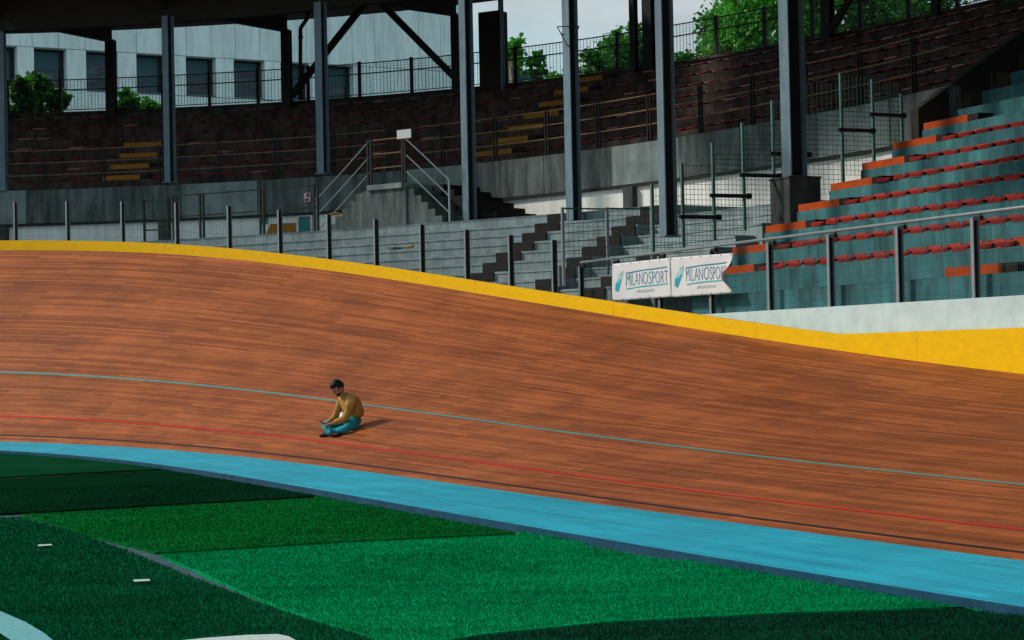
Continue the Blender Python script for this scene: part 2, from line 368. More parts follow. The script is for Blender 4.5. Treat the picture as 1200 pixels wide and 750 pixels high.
def tp(s, v, up=0):
    """(offset, z) on the track v metres up the boards from the top of the blue band; negative v lies on the band"""
    a = bank(s); b = a * TB
    if v <= 0: return ((CW + v) * math.cos(b), .05 + (CW + v) * math.sin(b) + up)
    return (CW * math.cos(b) + v * math.cos(a) - up * math.sin(a), .05 + CW * math.sin(b) - .05 + .05 * max(0, 1 - v / 7.5) + v * math.sin(a) + up * math.cos(a))
def track_hit(px, py):
    best = None
    for i in range(-60, 120):
        for j in range(0, 150):
            s = i * .25; v = j * .05; o, z = tp(s, v); q = T.at(s, o, z)
            if q.y < 3: continue
            x, y = proj(q); e = (x - px) ** 2 + (y - py) ** 2
            if best is None or e < best[0]: best = (e, s, v, q)
    return best[1:]
TS = frange(-38, 56, .5)
mb = MB(); mb.smooth = True
sweep(mb, T, TS, lambda s: [tp(s, v * .25) for v in range(0, 31)], closed=False)
track = tag(mb.build('cycling_track', M['wood']), kind='structure')
mb = MB(); mb.smooth = True
sweep(mb, T, TS, lambda s: [(0, .05), tp(s, -1.1), tp(s, -.5), tp(s, 0)], closed=False)
mb.build('blue_band', M['band'], track)
mb = MB(); sweep(mb, T, TS, [(-.03, -.06), (-.03, .046), (.0, .0495)], closed=False); mb.build('band_edge', M['band_edge'], track)
for nm, v0, wd, m in (('black_line', .2, .045, 'black_line'), ('red_line', .88, .045, 'red_line'), ('stayer_line', 2.48, .05, 'teal_line')):
    mb = MB(); sweep(mb, T, TS, lambda s: [tp(s, v0, .004), tp(s, v0 + wd, .004)], closed=False, uvoff=v0); mb.build(nm, M[m], track)
mb = MB(); sweep(mb, T, TS, lambda s: [(tp(s, 7.5)[0] - .02, tp(s, 7.5)[1] - .05), (tp(s, 7.5)[0] - .02, -.1)], closed=False)
mb.build('back_skirt', M['concrete_dark'], track)

# yellow rim along the outer edge: a low board, growing into a painted wall on the straight
def edge(s): return tp(s, 7.5)
ZY = 1.92
def rim(s):
    o, z = edge(s); t = max(z + .25, ZY + .0 * s); return [(o - .005, z - .04), (o - .005, t), (o + .085, t), (o + .085, z - .04)]
# rails of board joined end to end
rimo = empty('yellow_kerb', T.at(5, edge(5)[0], edge(5)[1]), 'bright yellow kerb board running along the top edge of the wooden track', 'kerb')
a = -38.0
while a < 50:
    b = a + 4.0; mb = MB(); sweep(mb, T, frange(a, b - .006, .5), rim); mb.build('board', M['yellow'], rimo); a = b

# ------------------------------------------------------------------ straight stand frame of reference
TH = R(66); dd = Vector((-math.cos(TH), math.sin(TH), 0)); nn = Vector((math.sin(TH), math.cos(TH), 0)); P0 = Vector((6.6, 25.8, 0)); UP = Vector((0, 0, 1))
def st(t, off, z=0): return P0 + dd * t + nn * off + UP * z
# white wall behind the rim
mb = MB(); mb.hexa([st(13, .09), st(-22, .09), st(-22, .33), st(13, .33), st(13, .09, 2.36), st(-22, .09, 2.36), st(-22, .33, 2.36), st(13, .33, 2.36)])
tag(mb.build('perimeter_wall', M['white_wall']), 'low pale white concrete wall under the mesh fence along the straight', 'wall')

# ------------------------------------------------------------------ curved stand: line B = foot of the upper tier parapet
cB = (-.001, -.046, -.858, 50.72)
import functools
def YB(x): return ((cB[0] * x + cB[1]) * x + cB[2]) * x + cB[3]
BP = [(-3.0 * 0, 0)]
raw = [(x * .25, YB(x * .25)) for x in range(-52, 33)]
# extend to the left on an arc that keeps turning
ext = []; q = Vector(raw[0]); d0 = (Vector(raw[1]) - Vector(raw[0])).normalized(); ang = math.atan2(d0.y, d0.x)
for k in range(120):
    ang2 = ang + (k + 1) * .25 / 27.0; q = q - Vector((math.cos(ang2), math.sin(ang2))) * .25; ext.append((q.x, q.y))
raw = list(reversed(ext)) + raw
q = Vector(raw[-1]); d1 = Vector((math.cos(TH), -math.sin(TH)))
for k in range(1, 11): raw.append((q.x + d1.x * .25 * k, q.y + d1.y * .25 * k))
B = Path(raw)
sB0 = B.find(-150, 0, 6, 0, B.b); SBE = B.b           # visible range
print('B len', B.a, B.b, 'left', sB0)
def brange(a, b, stp=.5): return frange(a, b, stp)
SA = 4.0       # start far left, out of frame
stand = empty('curved_stand', B.at(40, 0, 0), 'dark curved upper stand of concrete steps behind the banked bend', 'grandstand')
TR, TD = .42, .75
rows = []
for j in range(8):
    z = 6.9 + TR * j; o0 = .25 + TD * j; mb = MB()
    sweep(mb, B, brange(SA, SBE), [(o0, z - TR - .1), (o0, z), (o0 + TD - .004, z), (o0 + TD - .004, z - .25)])
    mb.build('step', M['concrete_brown'], stand); rows.append((o0, z))
mb = MB(); sweep(mb, B, brange(SA, SBE), [(6.25, 8), (6.25, 10.12), (6.55, 10.12), (6.55, 0), (6.45, 0), (6.45, 8)]); mb.build('back_wall', M['concrete_dark'], stand)
mb = MB(); sweep(mb, B, brange(SA, SBE), [(6.2, 10.124), (6.2, 10.2), (6.62, 10.2), (6.62, 10.124)]); mb.build('coping', M['concrete_brown'], stand)
# parapet in panels
a = SA; k = 0
while a < SBE - .2:
    b = min(a + 2.45, SBE); mb = MB(); e = random.uniform(-.008, .008)
    sweep(mb, B, frange(a, b - .02, .6), [(-.06 + e, 6.0), (-.06 + e, 7.0 + e * .5), (.235, 7.0 + e * .5), (.235, 6.0)])
    mb.build('parapet_panel', M['concrete_rib' if k % 3 else 'concrete'], stand); a = b; k += 1
mb = MB(); sweep(mb, B, brange(SA, SBE), [(-.05, 5.93), (-.05, 5.995), (.24, 5.995), (.24, 5.93)]); mb.build('shadow_strip', M['steel_dark'], stand)  # dark strip standing in for the shadow line under the parapet
# white wall below
mb = MB(); sweep(mb, B, brange(SA, SBE), [(.05, 4.5), (.05, 5.926), (.45, 5.926), (.45, 4.5)]); mb.build('plaster_wall', M['white_plaster'], stand)
for px in (6, 194, 741, 925):
    s_ = B.find(px, 0, 5.6); mb = MB(); c = B.at(s_, -.04, 5.45); mb.box(c, B.tan(s_) * .17, B.nrm(s_) * .085, UP * .478); mb.build('pier', M['concrete_dark'], stand)
# yellow painted stretch and door
s1, s2 = B.find(308, .3, 5.4), B.find(354, .3, 5.4)
mb = MB(); mb.quad(B.at(s1, .044, 4.98), B.at(s2, .044, 4.98), B.at(s2, .044, 5.72), B.at(s1 + .35, .044, 5.72)); mb.build('yellow_panel', M['yellow_bench'], stand)
s3 = B.find(361, .3, 5.4); mb = MB(); mb.box(B.at(s3, .03, 5.42), B.tan(s3) * .2, B.nrm(s3) * .02, UP * .47); dr = mb.build('door', M['sign_teal'], stand)
mb = MB()
for sg in (-1, 1): mb.box(B.at(s3 + sg * .22, .02, 5.42), B.tan(s3) * .03, B.nrm(s3) * .03, UP * .49)
mb.box(B.at(s3, .02, 5.9), B.tan(s3) * .19, B.nrm(s3) * .03, UP * .02); mb.build('door_frame', M['sign_white'], dr)
mb = MB(); mb.box(B.at(s3, -.005, 5.1), B.tan(s3) * .12, B.nrm(s3) * .01, UP * .04); mb.build('notice', M['sign_white'], dr)
s4 = B.find(315, .3, 5.5); mb = MB(); mb.box(B.at(s4, .03, 5.82), B.tan(s4) * .13, B.nrm(s4) * .012, UP * .09)
tag(mb.build('teal_sign', M['sign_teal']), 'small teal sign on the white wall above the yellow panel', 'sign')
# concourse and lower terrace
def smooth(P, n=8):
    o = []
    for i in range(len(P) - 1):
        p0, p1, p2, p3 = [Vector(P[min(max(k, 0), len(P) - 1)]) for k in (i - 1, i, i + 1, i + 2)]
        for k in range(n):
            t = k / n; o.append(.5 * ((2 * p1) + (p2 - p0) * t + (2 * p0 - 5 * p1 + 4 * p2 - p3) * t * t + (3 * p1 - p0 - 3 * p2 + p3) * t ** 3))
    o.append(Vector(P[-1])); return o
# the lip of the lower terrace is a line of its own, converging on the parapet towards the tribune
LIP = Path(smooth([(-27, 54.5), (-20, 53.6), (-14, 51.9), (-9, 49.8), (-4.2, 47.15), (-.6, 44.75), (1.1, 43.55), (3.1, 41.9), (4.65, 40.1), (5.95, 38.0), (6.95, 35.8), (7.9, 33.6)]))
def aisle_at(px, py):
    """(arc length, row) of the terrace step seen at a given place"""
    best = None
    for i in range(400):
        x = LIP.b * .3 + LIP.b * .7 * i / 399
        for j in range(15):
            q = LIP.at(x, -HD * j - .02, LZ - HR * (j + .5)); u, v = proj(q); e = (u - px) ** 2 + ((v - py) * 2) ** 2
            if best is None or e < best[0]: best = (e, x, j)
    return best[1], best[2]
LZ, HD, HR, NR = 4.98, .49, .24, 17
A1s, A2s, A3s = aisle_at(657, 256), aisle_at(764, 250), aisle_at(758, 288)
SBR = A2s[0] + .42          # right of the second aisle everything lies one step lower
print('aisles', A1s, A2s, A3s, LIP.b)
def floor_between(xs, z):
    mb = MB(); pc = [LIP.at(x, 0, z) for x in xs]; pb = []
    for q in pc:
        bs = min(frange(SA, B.b, .25), key=lambda x: (B.at(x, .05).xy - q.xy).length); pb.append(B.at(bs, .05, z))
    for i in range(len(xs) - 1):
        mb.quad(pc[i], pc[i + 1], pb[i + 1], pb[i])
        n0, n1 = LIP.nrm(xs[i]) * .02, LIP.nrm(xs[i + 1]) * .02
        mb.quad(pc[i] + n0 - UP * 3.6, pc[i + 1] + n1 - UP * 3.6, pc[i + 1] + n1 - UP * .06, pc[i] + n0 - UP * .06); mb.quad(pc[i] + n0 - UP * .06, pc[i + 1] + n1 - UP * .06, pc[i + 1], pc[i])
    mb.quad(pc[-1] - UP * 3.6, pb[-1] - UP * 3.6, pb[-1], pc[-1]); return mb
con = tag(floor_between(frange(0, SBR, .5), LZ).build('concourse', M['concrete_step']), kind='structure')
SCE = [x for x in frange(SBR, LIP.b, .1) if (LIP.at(x) - P0) @ dd > 11.45][-1]
floor_between(frange(SBR + .004, SCE, .3), LZ - HR).build('lower_floor', M['concrete_step'], con)
def outside(q):
    """signed distance of a point outside the outer edge of the track"""
    best = None
    for s in OUT_S:
        e = T.at(s, edge(s)[0]); dv = Vector((q.x - e.x, q.y - e.y)); l = dv.length
        if best is None or l < best[0]: best = (l, dv @ Vector(T.nrm(s)[:2]))
    return best[1]
OUT_S = frange(-30, 30, .5)
terr = empty('lower_terrace', LIP.at(30, 0, LZ), 'pale grey concrete terrace steps between the yellow track rim and the upper stand', 'terrace')
for j in range(NR):
    o1 = -HD * j - .003; o0 = o1 - HD + .003
    for xs, drop in ((frange(0, SBR, .5), 0), (frange(SBR + .004, LIP.b, .25), HR)):
        z = LZ - HR * (j + 1) - drop; run = []
        for n_, x in enumerate(xs):
            q = LIP.at(x, o0); ok = outside(q) > .12 and ((q - P0) @ dd > 13.3 or (q - P0) @ nn > .32) and (q - P0) @ dd > 11.45
            if ok: run.append(x)
            if (not ok or n_ == len(xs) - 1) and len(run) > 1:
                mb = MB(); sweep(mb, LIP, run, [(o0 + .014, min(z - .5, 1.6)), (o0 + .014, z - .05), (o0 - .003, z - .045), (o0, z), (o1, z), (o1, min(z - .5, 1.6))]); mb.build('step', M['concrete_step'], terr)
            if not ok: run = []
for nA, (a, j0) in enumerate((A1s, A2s, A3s)):
    an = empty('aisle_steps', LIP.at(a, 0, LZ), ('dark flight of aisle steps left of the grey blue columns on the lower terrace', 'dark flight of aisle steps behind the low silver mesh fence on the lower terrace', 'short dark flight of aisle steps at the foot of the terrace beside the banner')[nA], 'steps', 'dark aisle steps up the lower terrace')
    for j in range(j0, NR - 1):
        o = -HD * j; z = LZ - HR * (j + 1) - (HR if a > SBR else 0); q = LIP.at(a, o - .3)
        if outside(q) < .2 or ((q - P0) @ dd < 13.4 and (q - P0) @ nn < .3): continue
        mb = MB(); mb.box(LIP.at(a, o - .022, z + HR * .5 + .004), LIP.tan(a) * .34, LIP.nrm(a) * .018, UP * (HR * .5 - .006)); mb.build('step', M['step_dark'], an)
# ground outside
mb = MB(); mb.quad((-1500, -600, -.35), (1500, -600, -.35), (1500, 2500, -.35), (-1500, 2500, -.35)); tag(mb.build('ground', M['earth']), kind='structure')
# infield floor under the turf
mb = MB(); pl = [T.at(s, 0, -.03) for s in frange(-38, 56, 1)] + [Vector((-6, -16, -.03)), Vector((-45, -10, -.03)), Vector((-50, 25, -.03))]
mb.face([mb.vert(q) for q in pl]); tag(mb.build('infield_floor', M['ground']), kind='structure')

# ------------------------------------------------------------------ turf
def jit(poly, amp=.02, step=.12, closed=True):
    o = []
    for i in range(len(poly)):
        a, b = poly[i], poly[(i + 1) % len(poly)]; n = max(1, int((b - a).length / step))
        for k in range(n):
            q = a.lerp(b, k / n); o.append(Vector((q.x + random.gauss(0, amp * .5), q.y + random.gauss(0, amp * .5))))
    return o
def inpoly(x, y, P):
    c = False; j = len(P) - 1
    for i in range(len(P)):
        if (P[i][1] > y) != (P[j][1] > y) and x < (P[j][0] - P[i][0]) * (y - P[i][1]) / (P[j][1] - P[i][1]) + P[i][0]: c = not c
        j = i
    return c
def g2(px, py): q = onz(px, py, 0); return Vector((q.x, q.y))
def inner(pa, pb, gap=.06):
    """inner edge of the track between two pixel columns, as ground points"""
    sa = T.find(pa, 0, 0, -20, 31); sb = T.find(pb, 0, 0, -20, 31)
    return [Vector(T.at(s, -gap)[:2]) for s in frange(sa, sb, 1.0)]
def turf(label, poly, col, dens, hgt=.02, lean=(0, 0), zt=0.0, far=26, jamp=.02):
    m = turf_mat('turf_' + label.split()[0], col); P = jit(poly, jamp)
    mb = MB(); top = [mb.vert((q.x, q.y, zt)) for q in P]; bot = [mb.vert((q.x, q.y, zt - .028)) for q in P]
    mb.face(top)
    for i in range(len(P)): k = (i + 1) % len(P); mb.face((top[i], bot[i], bot[k], top[k]))
    o = tag(mb.build('turf_mat', m), kind='structure'); o['label'] = label
    bm = bmesh.new(); bm.from_mesh(o.data); bmesh.ops.recalc_face_normals(bm, faces=bm.faces); bmesh.ops.triangulate(bm, faces=[f for f in bm.faces if len(f.verts) > 4]); bm.to_mesh(o.data); bm.free()
    # blades
    import numpy as np
    rs = np.random.RandomState(len(poly) + int(col[1] * 1000))
    X = [q.x for q in poly]; Yv = [q.y for q in poly]; x0, x1, y0, y1 = min(X), max(X), max(min(Yv), 9.5), min(max(Yv), far)
    if y1 <= y0: return o
    n = int((x1 - x0) * (y1 - y0) * dens); n = min(n, 900000)
    x = rs.uniform(x0, x1, n); y = rs.uniform(y0, y1, n)
    keep = (np.abs(x) < y * .285 + .3) & (rs.uniform(0, 1, n) < np.clip((13.0 / y) ** 2.0, 0, 1)); x, y = x[keep], y[keep]
    ins = np.zeros(len(x), bool); PX = np.array(X); PY = np.array(Yv); j = len(PX) - 1
    for i in range(len(PX)):
        cnd = (PY[i] > y) != (PY[j] > y)
        with np.errstate(divide='ignore', invalid='ignore'): xi = (PX[j] - PX[i]) * (y - PY[i]) / (PY[j] - PY[i]) + PX[i]
        ins ^= cnd & (x < xi); j = i
    x, y = x[ins], y[ins]; n = len(x)
    if n == 0: return o
    a = rs.uniform(0, 6.283, n); wv = rs.uniform(.0022, .004, n) * np.clip(y / 13, 1, 2); h = hgt * rs.uniform(.5, 1.25, n); lx = rs.normal(lean[0], .35, n) * h; ly = rs.normal(lean[1], .35, n) * h
    V = np.empty((n * 3, 3), np.float32)
    V[0::3] = np.stack([x - np.cos(a) * wv, y - np.sin(a) * wv, np.full(n, zt)], 1); V[1::3] = np.stack([x + np.cos(a) * wv, y + np.sin(a) * wv, np.full(n, zt)], 1)
    V[2::3] = np.stack([x + lx, y + ly, zt + h], 1)
    me = bpy.data.meshes.new('turf_blades'); me.vertices.add(n * 3); me.vertices.foreach_set('co', V.ravel())
    me.loops.add(n * 3); me.loops.foreach_set('vertex_index', np.arange(n * 3, dtype=np.int32)); me.polygons.add(n)
    me.polygons.foreach_set('loop_start', np.arange(0, n * 3, 3, dtype=np.int32)); me.polygons.foreach_set('loop_total', np.full(n, 3, np.int32)); me.update(calc_edges=True)
    me.materials.append(m); b = bpy.data.objects.new('turf_blades', me); COL.objects.link(b); b.parent = o; b['kind'] = 'stuff'
    print('blades', label, n); return o
e = inner(-160, 205)
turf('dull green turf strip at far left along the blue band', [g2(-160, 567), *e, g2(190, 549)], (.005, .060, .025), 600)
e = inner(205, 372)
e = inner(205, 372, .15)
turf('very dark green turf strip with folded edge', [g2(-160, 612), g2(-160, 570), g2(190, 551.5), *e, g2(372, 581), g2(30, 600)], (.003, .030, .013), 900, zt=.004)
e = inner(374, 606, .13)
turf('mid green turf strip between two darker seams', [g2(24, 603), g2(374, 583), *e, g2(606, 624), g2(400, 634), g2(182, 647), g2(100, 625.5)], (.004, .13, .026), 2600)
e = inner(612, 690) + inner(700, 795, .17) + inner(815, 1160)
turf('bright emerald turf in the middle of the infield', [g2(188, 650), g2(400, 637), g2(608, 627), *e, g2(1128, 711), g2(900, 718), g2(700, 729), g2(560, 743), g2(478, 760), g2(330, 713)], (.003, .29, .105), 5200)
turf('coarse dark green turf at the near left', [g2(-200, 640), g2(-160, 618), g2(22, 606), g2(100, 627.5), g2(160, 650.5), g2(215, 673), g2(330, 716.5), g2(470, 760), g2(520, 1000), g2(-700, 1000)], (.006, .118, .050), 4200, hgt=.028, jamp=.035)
turf('very dark turf corner at the near right, shade painted into its colour', [g2(484, 762), g2(562, 747), g2(700, 733), g2(900, 722), g2(1128, 715), g2(1185, 722), *[Vector(T.at(T.find(1196, 0, 0, -20, 31) + k * 1.5, -.06)[:2]) for k in range(9)], Vector((1, 1)), g2(530, 1000)], (.006, .055, .030), 4200, zt=.006)  # turf colour darkened to hold the shade over this corner
# painted arcs and dashes worn into the turf
mb = MB(); mb.smooth = False
def strip(pts2, name, m, z=.012, parent=None):
    mb = MB(); mb.face([mb.vert(onz(x, y, z)) for x, y in pts2]); return tag(mb.build(name, m), kind='structure')
strip([(180, 754), (240, 747.5), (290, 744), (325, 743), (338, 745.5), (346, 750), (372, 790), (150, 790)], 'white_marking', M['turf_white'], .03)
strip([(-60, 700), (0, 716), (30, 729), (52, 742), (64, 752), (80, 764), (45, 768), (14, 751), (0, 742), (-60, 726)], 'cyan_marking', M['turf_cyan'], .03)
strip([(44, 638.3), (60, 637.4), (61, 639.0), (45, 640.0)], 'white_dash', M['turf_white'], .03)
strip([(156, 679.3), (175, 678.4), (176, 680.6), (157, 681.6)], 'white_dash', M['turf_white'], .03)
strip([(-160, 612), (22, 603.5), (182, 646), (330, 712), (472, 750), (466, 760), (328, 724), (180, 663), (18, 612)], 'blue_seam', M['gap_blue'], -.024)

# ------------------------------------------------------------------ fences
def wires(mb, A, Bv, Hh, nv, hs, r, off=Vector((0, 0, 0)), prism=3):
    """vertical wires between A and Bv (feet), horizontal ones at the heights hs"""
    for k in range(1, nv):
        q = A.lerp(Bv, k / nv) + off; mb.bar(q, q + UP * Hh, r, prism, caps=False)
    for h in hs: mb.bar(A + off + UP * h, Bv + off + UP * h, r, prism, caps=False)

# bend fence: posts with a clear view panel of thin wire behind the yellow rim
bf = empty('bend_fence', T.at(0, edge(0)[0] + .2, edge(0)[1]), 'row of slim grey posts with fine wire panels behind the yellow rim of the bend', 'fence')
pm = MB(); pm.box((0, 0, .6), (.006, 0, 0), (0, .04, 0), (0, 0, .66)); pm.box((-.045, -.034, .6), (.0, .0, 0), (0, .008, 0), (0, 0, .66))
sp = T.find(592, edge(4)[0], 4.2, -16, 12); posts = []
ss = [sp + 1.24 * k for k in range(-18, 2)]
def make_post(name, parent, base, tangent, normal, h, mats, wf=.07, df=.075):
    """U-shaped post: flange towards the track, web on its side coloured dark to hold its shade, with a row of holes"""
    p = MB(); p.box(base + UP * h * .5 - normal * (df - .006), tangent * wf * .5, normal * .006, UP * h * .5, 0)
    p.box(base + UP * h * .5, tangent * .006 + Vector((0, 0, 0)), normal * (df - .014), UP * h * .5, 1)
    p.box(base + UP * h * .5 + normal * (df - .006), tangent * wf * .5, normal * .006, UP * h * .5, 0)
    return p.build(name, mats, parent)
for s_ in ss:
    base = T.at(s_, edge(s_)[0] + .19, edge(s_)[1] - .15); lean = T.nrm(s_) * .03
    posts.append(base); p = make_post('post', bf, base, T.tan(s_), T.nrm(s_), 1.42, [M['galv'], M['post_web']], .05, .06)
    pl_ = MB(); pl_.box(base + UP * .08, T.tan(s_) * .07, T.nrm(s_) * .08, UP * .008); pl_.build('foot_plate', M['galv'], p)
for a, b in zip(posts, posts[1:]):
    mb = MB(); wires(mb, a + UP * .12, b + UP * .12, 1.2, 18, [0, .2, .4, .6, .8, 1.0, 1.2], .0022); mb.build('wire_panel', M['wire'], bf)

# straight fence with a top rail
sf = empty('straight_fence', st(3, .2, 2.36), 'long grey steel fence with a round top rail and wire mesh above the white wall', 'fence')
tl = [13.2, 11.72, 9.86, 7.98, 6.05, 4.25, 2.42, .63, -1.2, -3.0, -4.8, -6.6, -8.4, -10.2]
for t in tl:
    base = st(t, .2, 2.36); p = make_post('post', sf, base, dd * 1.0, nn, 1.13, [M['galv'], M['post_web']], .07, .05)
    mb = MB(); mb.box(base + UP * 1.12 - dd * .10, dd * .07, nn * .03, UP * .03); mb.bar(base + UP * 1.08 - dd * .15, base + UP * 1.17 - dd * .15, .014, 6); mb.build('bracket', M['steel_dark'], p)
mb = MB(); mb.bar(st(13.2, .2, 3.555), st(-12, .2, 3.555), .026, 10); mb.smooth = True; mb.build('top_rail', M['galv'], sf)
for a, b in zip(tl, tl[1:]):
    mb = MB(); wires(mb, st(a, .24, 2.4), st(b, .24, 2.4), 1.06, 34, [0, .2, .4, .6, .8, 1.06], .0028); mb.build('wire_panel', M['wire'], sf)

# ------------------------------------------------------------------ banners on the straight fence
def banner_fn(t0, t1, zt0, zt1, zb0, zb1, curl=0, seed=0):
    def f(u, v, lift=0):
        """u 0..1 from left to right seen from the track, v 0..1 upwards"""
        t = t0 + (t1 - t0) * u; z = (zb0 + (zb1 - zb0) * u) * (1 - v) + (zt0 + (zt1 - zt0) * u) * v
        w_ = .010 * math.sin(u * 13 + seed) * math.sin(v * 3.1) + .006 * math.sin(u * 29 + v * 5 + seed)
        if curl and u > .85:
            k = (u - .85) / .15; g = math.exp(-((v - .42) / .26) ** 2); t += (t0 - t1) * .085 * k * k * g; w_ += .12 * k * k * g
        z -= .006 * math.sin(v * 3.14) * math.sin(u * 9)
        return st(t, .10 - w_ - lift, z)
    return f
def banner(px, label, curl, seed):
    q = [onpl(x, y, st(0, .1), nn) for x, y in px]   # tl tr bl br
    tt = [(c - P0) @ dd for c in q]
    f = banner_fn((tt[0] + tt[2]) / 2, (tt[1] + tt[3]) / 2, q[0].z, q[1].z, q[2].z, q[3].z, curl, seed)
    W = abs(tt[0] - tt[1]); Hh = q[0].z - q[2].z
    root = empty('banner', f(.5, 0), label, 'banner', 'white advertising banners tied to the fence')
    mb = MB(); mb.smooth = True; nu, nv = 84, 20; idx = [[mb.vert(f(i / nu, j / nv)) for j in range(nv + 1)] for i in range(nu + 1)]
    for i in range(nu):
        for j in range(nv): mb.face((idx[i][j], idx[i + 1][j], idx[i + 1][j + 1], idx[i][j + 1]))
    sh = mb.build('sheet', M['banner'], root); so = sh.modifiers.new('thick', 'SOLIDIFY'); so.thickness = .003; so.offset = 0
    def poly(pts_, name, m, lift=.006):
        """pts_ as (x, y) in banner units, cut into small pieces so it follows the cloth"""
        bm = bmesh.new(); bm.faces.new([bm.verts.new((x, y, 0)) for x, y in pts_]); bmesh.ops.triangulate(bm, faces=bm.faces)
        for _ in range(4): bmesh.ops.subdivide_edges(bm, edges=[e for e in bm.edges if e.calc_length() > .04], cuts=1)
        for v in bm.verts: v.co = f(v.co.x, v.co.y, lift)
        me = bpy.data.meshes.new(name); bm.to_mesh(me); bm.free(); me.materials.append(m)
        o = bpy.data.objects.new(name, me); COL.objects.link(o); o.parent = root; o.matrix_parent_inverse = Matrix.Translation(root.location).inverted(); return o
    def text(body, x0, x1, y0, y1, m, name):
        c = bpy.data.curves.new('t', 'FONT'); c.body = body; c.resolution_u = 3; c.offset = -.014
        to = bpy.data.objects.new('t', c); COL.objects.link(to); dg = bpy.context.evaluated_depsgraph_get(); dg.update(); me = bpy.data.meshes.new_from_object(to.evaluated_get(dg))
        COL.objects.unlink(to); bpy.data.objects.remove(to)
        xs = [v.co.x for v in me.vertices]; ys = [v.co.y for v in me.vertices]; ax, bx, ay, by = min(xs), max(xs), min(ys), max(ys)
        bm = bmesh.new(); bm.from_mesh(me)
        for v in bm.verts:
            u = x0 + (x1 - x0) * (v.co.x - ax) / (bx - ax); vv = y0 + (y1 - y0) * (v.co.y - ay) / (by - ay); v.co = f(u, vv, .006)
        bm.to_mesh(me); bm.free(); me.name = name; me.materials.clear(); me.materials.append(m)
        o = bpy.data.objects.new(name, me); COL.objects.link(o); o.parent = root; o.matrix_parent_inverse = Matrix.Translation(root.location).inverted(); return o
    e = .02 if curl else 0
    poly([(.245, .70), (.95 - e, .785 - .02), (.95 - e, .795), (.245, .735)], 'bar_line', M['print_dark'])
    poly([(.25, .285), (.95 - e, .335), (.95 - e, .365), (.25, .315)], 'bar_line', M['print_cyan'])
    text('MILANOSPORT', .245, .955 - e, .375, .70, M['print_dark'], 'lettering')
    text('#MILANOSPORT', .43, .73, .155, .235, M['print_grey'], 'lettering')
    # logo: an open hand of brush strokes, fingers pointing up to the right
    lg = [((.055, .30), (.115, .62), .020), ((.080, .26), (.150, .74), .024), ((.105, .28), (.175, .78), .022), ((.125, .36), (.205, .80), .016), ((.065, .40), (.10, .56), .022)]
    for k, ((x0, y0), (x1, y1), wd) in enumerate(lg):
        poly([(x0 - wd * .3, y0), (x0 + wd * .6, y0 - .03), (x0 + (x1 - x0) * .45 + wd, y0 + (y1 - y0) * .45), (x0 + (x1 - x0) * .45 - wd * .6, y0 + (y1 - y0) * .5)], 'logo_stroke', M['print_cyan'], .006 + .0006 * k)
        poly([(x0 + (x1 - x0) * .42 - wd * .6, y0 + (y1 - y0) * .5), (x0 + (x1 - x0) * .42 + wd, y0 + (y1 - y0) * .45), (x1 + wd * .15, y1), (x1 - wd * .1, y1 + .01)], 'logo_stroke', M['print_pale'], .0064 + .0006 * k)
    for k in range(7):
        for v in (.03, .97):
            mb = MB(); c = f(.02 + .96 * k / 6, v, .004); mb.bar(c, c - nn * .006, .011, 6); mb.build('eyelet', M['steel_dark'], root)
banner([(717, 309.5), (786, 302), (718.5, 352.7), (786, 348)], 'white banner with teal lettering, hung flat on the fence beside the mesh gate', 0, .4)
banner([(787, 302), (859, 296.5), (787, 348.5), (859, 343.3)], 'white banner with teal lettering whose free right edge curls away from the fence', 1, 2.1)

# ------------------------------------------------------------------ tribune (straight stand)
tri = empty('tribune', st(0, 1.2, 2.3), 'teal tinted concrete tribune along the straight, at the right', 'grandstand')
KR = 16
def tz(k): return 3.12 + TR * k
def to_(k): return 1.2 + TD * k
for k in range(-1, KR):
    o0, z = to_(k), tz(k); tl0 = 10.25 if k > 0 else (9.9 if k == 0 else 9.0)
    if k < 0: o0 = .36
    w_ = TD if k >= 0 else 1.2 - .36
    mb = MB()
    mb.hexa([st(tl0, o0, z - TR - .3), st(-24, o0, z - TR - .3), st(-24, o0 + w_ - .004, z - TR - .3), st(tl0, o0 + w_ - .004, z - TR - .3), st(tl0, o0, z), st(-24, o0, z), st(-24, o0 + w_ - .004, z), st(tl0, o0 + w_ - .004, z)])
    mb.build('step', M['tribune'], tri)
oT = to_(KR)
mb = MB(); mb.hexa([st(10.25, oT, 0), st(-24, oT, 0), st(-24, oT + .3, 0), st(10.25, oT + .3, 0), st(10.25, oT, 13), st(-24, oT, 13), st(-24, oT + .3, 13), st(10.25, oT + .3, 13)]); mb.build('back_wall', M['concrete_dark'], tri)
mb = MB(); mb.hexa([st(10.55, 6.4, 3), st(10.3, 6.4, 3), st(10.3, oT + .3, 3), st(10.55, oT + .3, 3), st(10.55, 6.4, 6.5), st(10.3, 6.4, 6.5), st(10.3, oT + .3, 11.0), st(10.55, oT + .3, 11.0)]); mb.build('side_wall', M['roof'], tri)
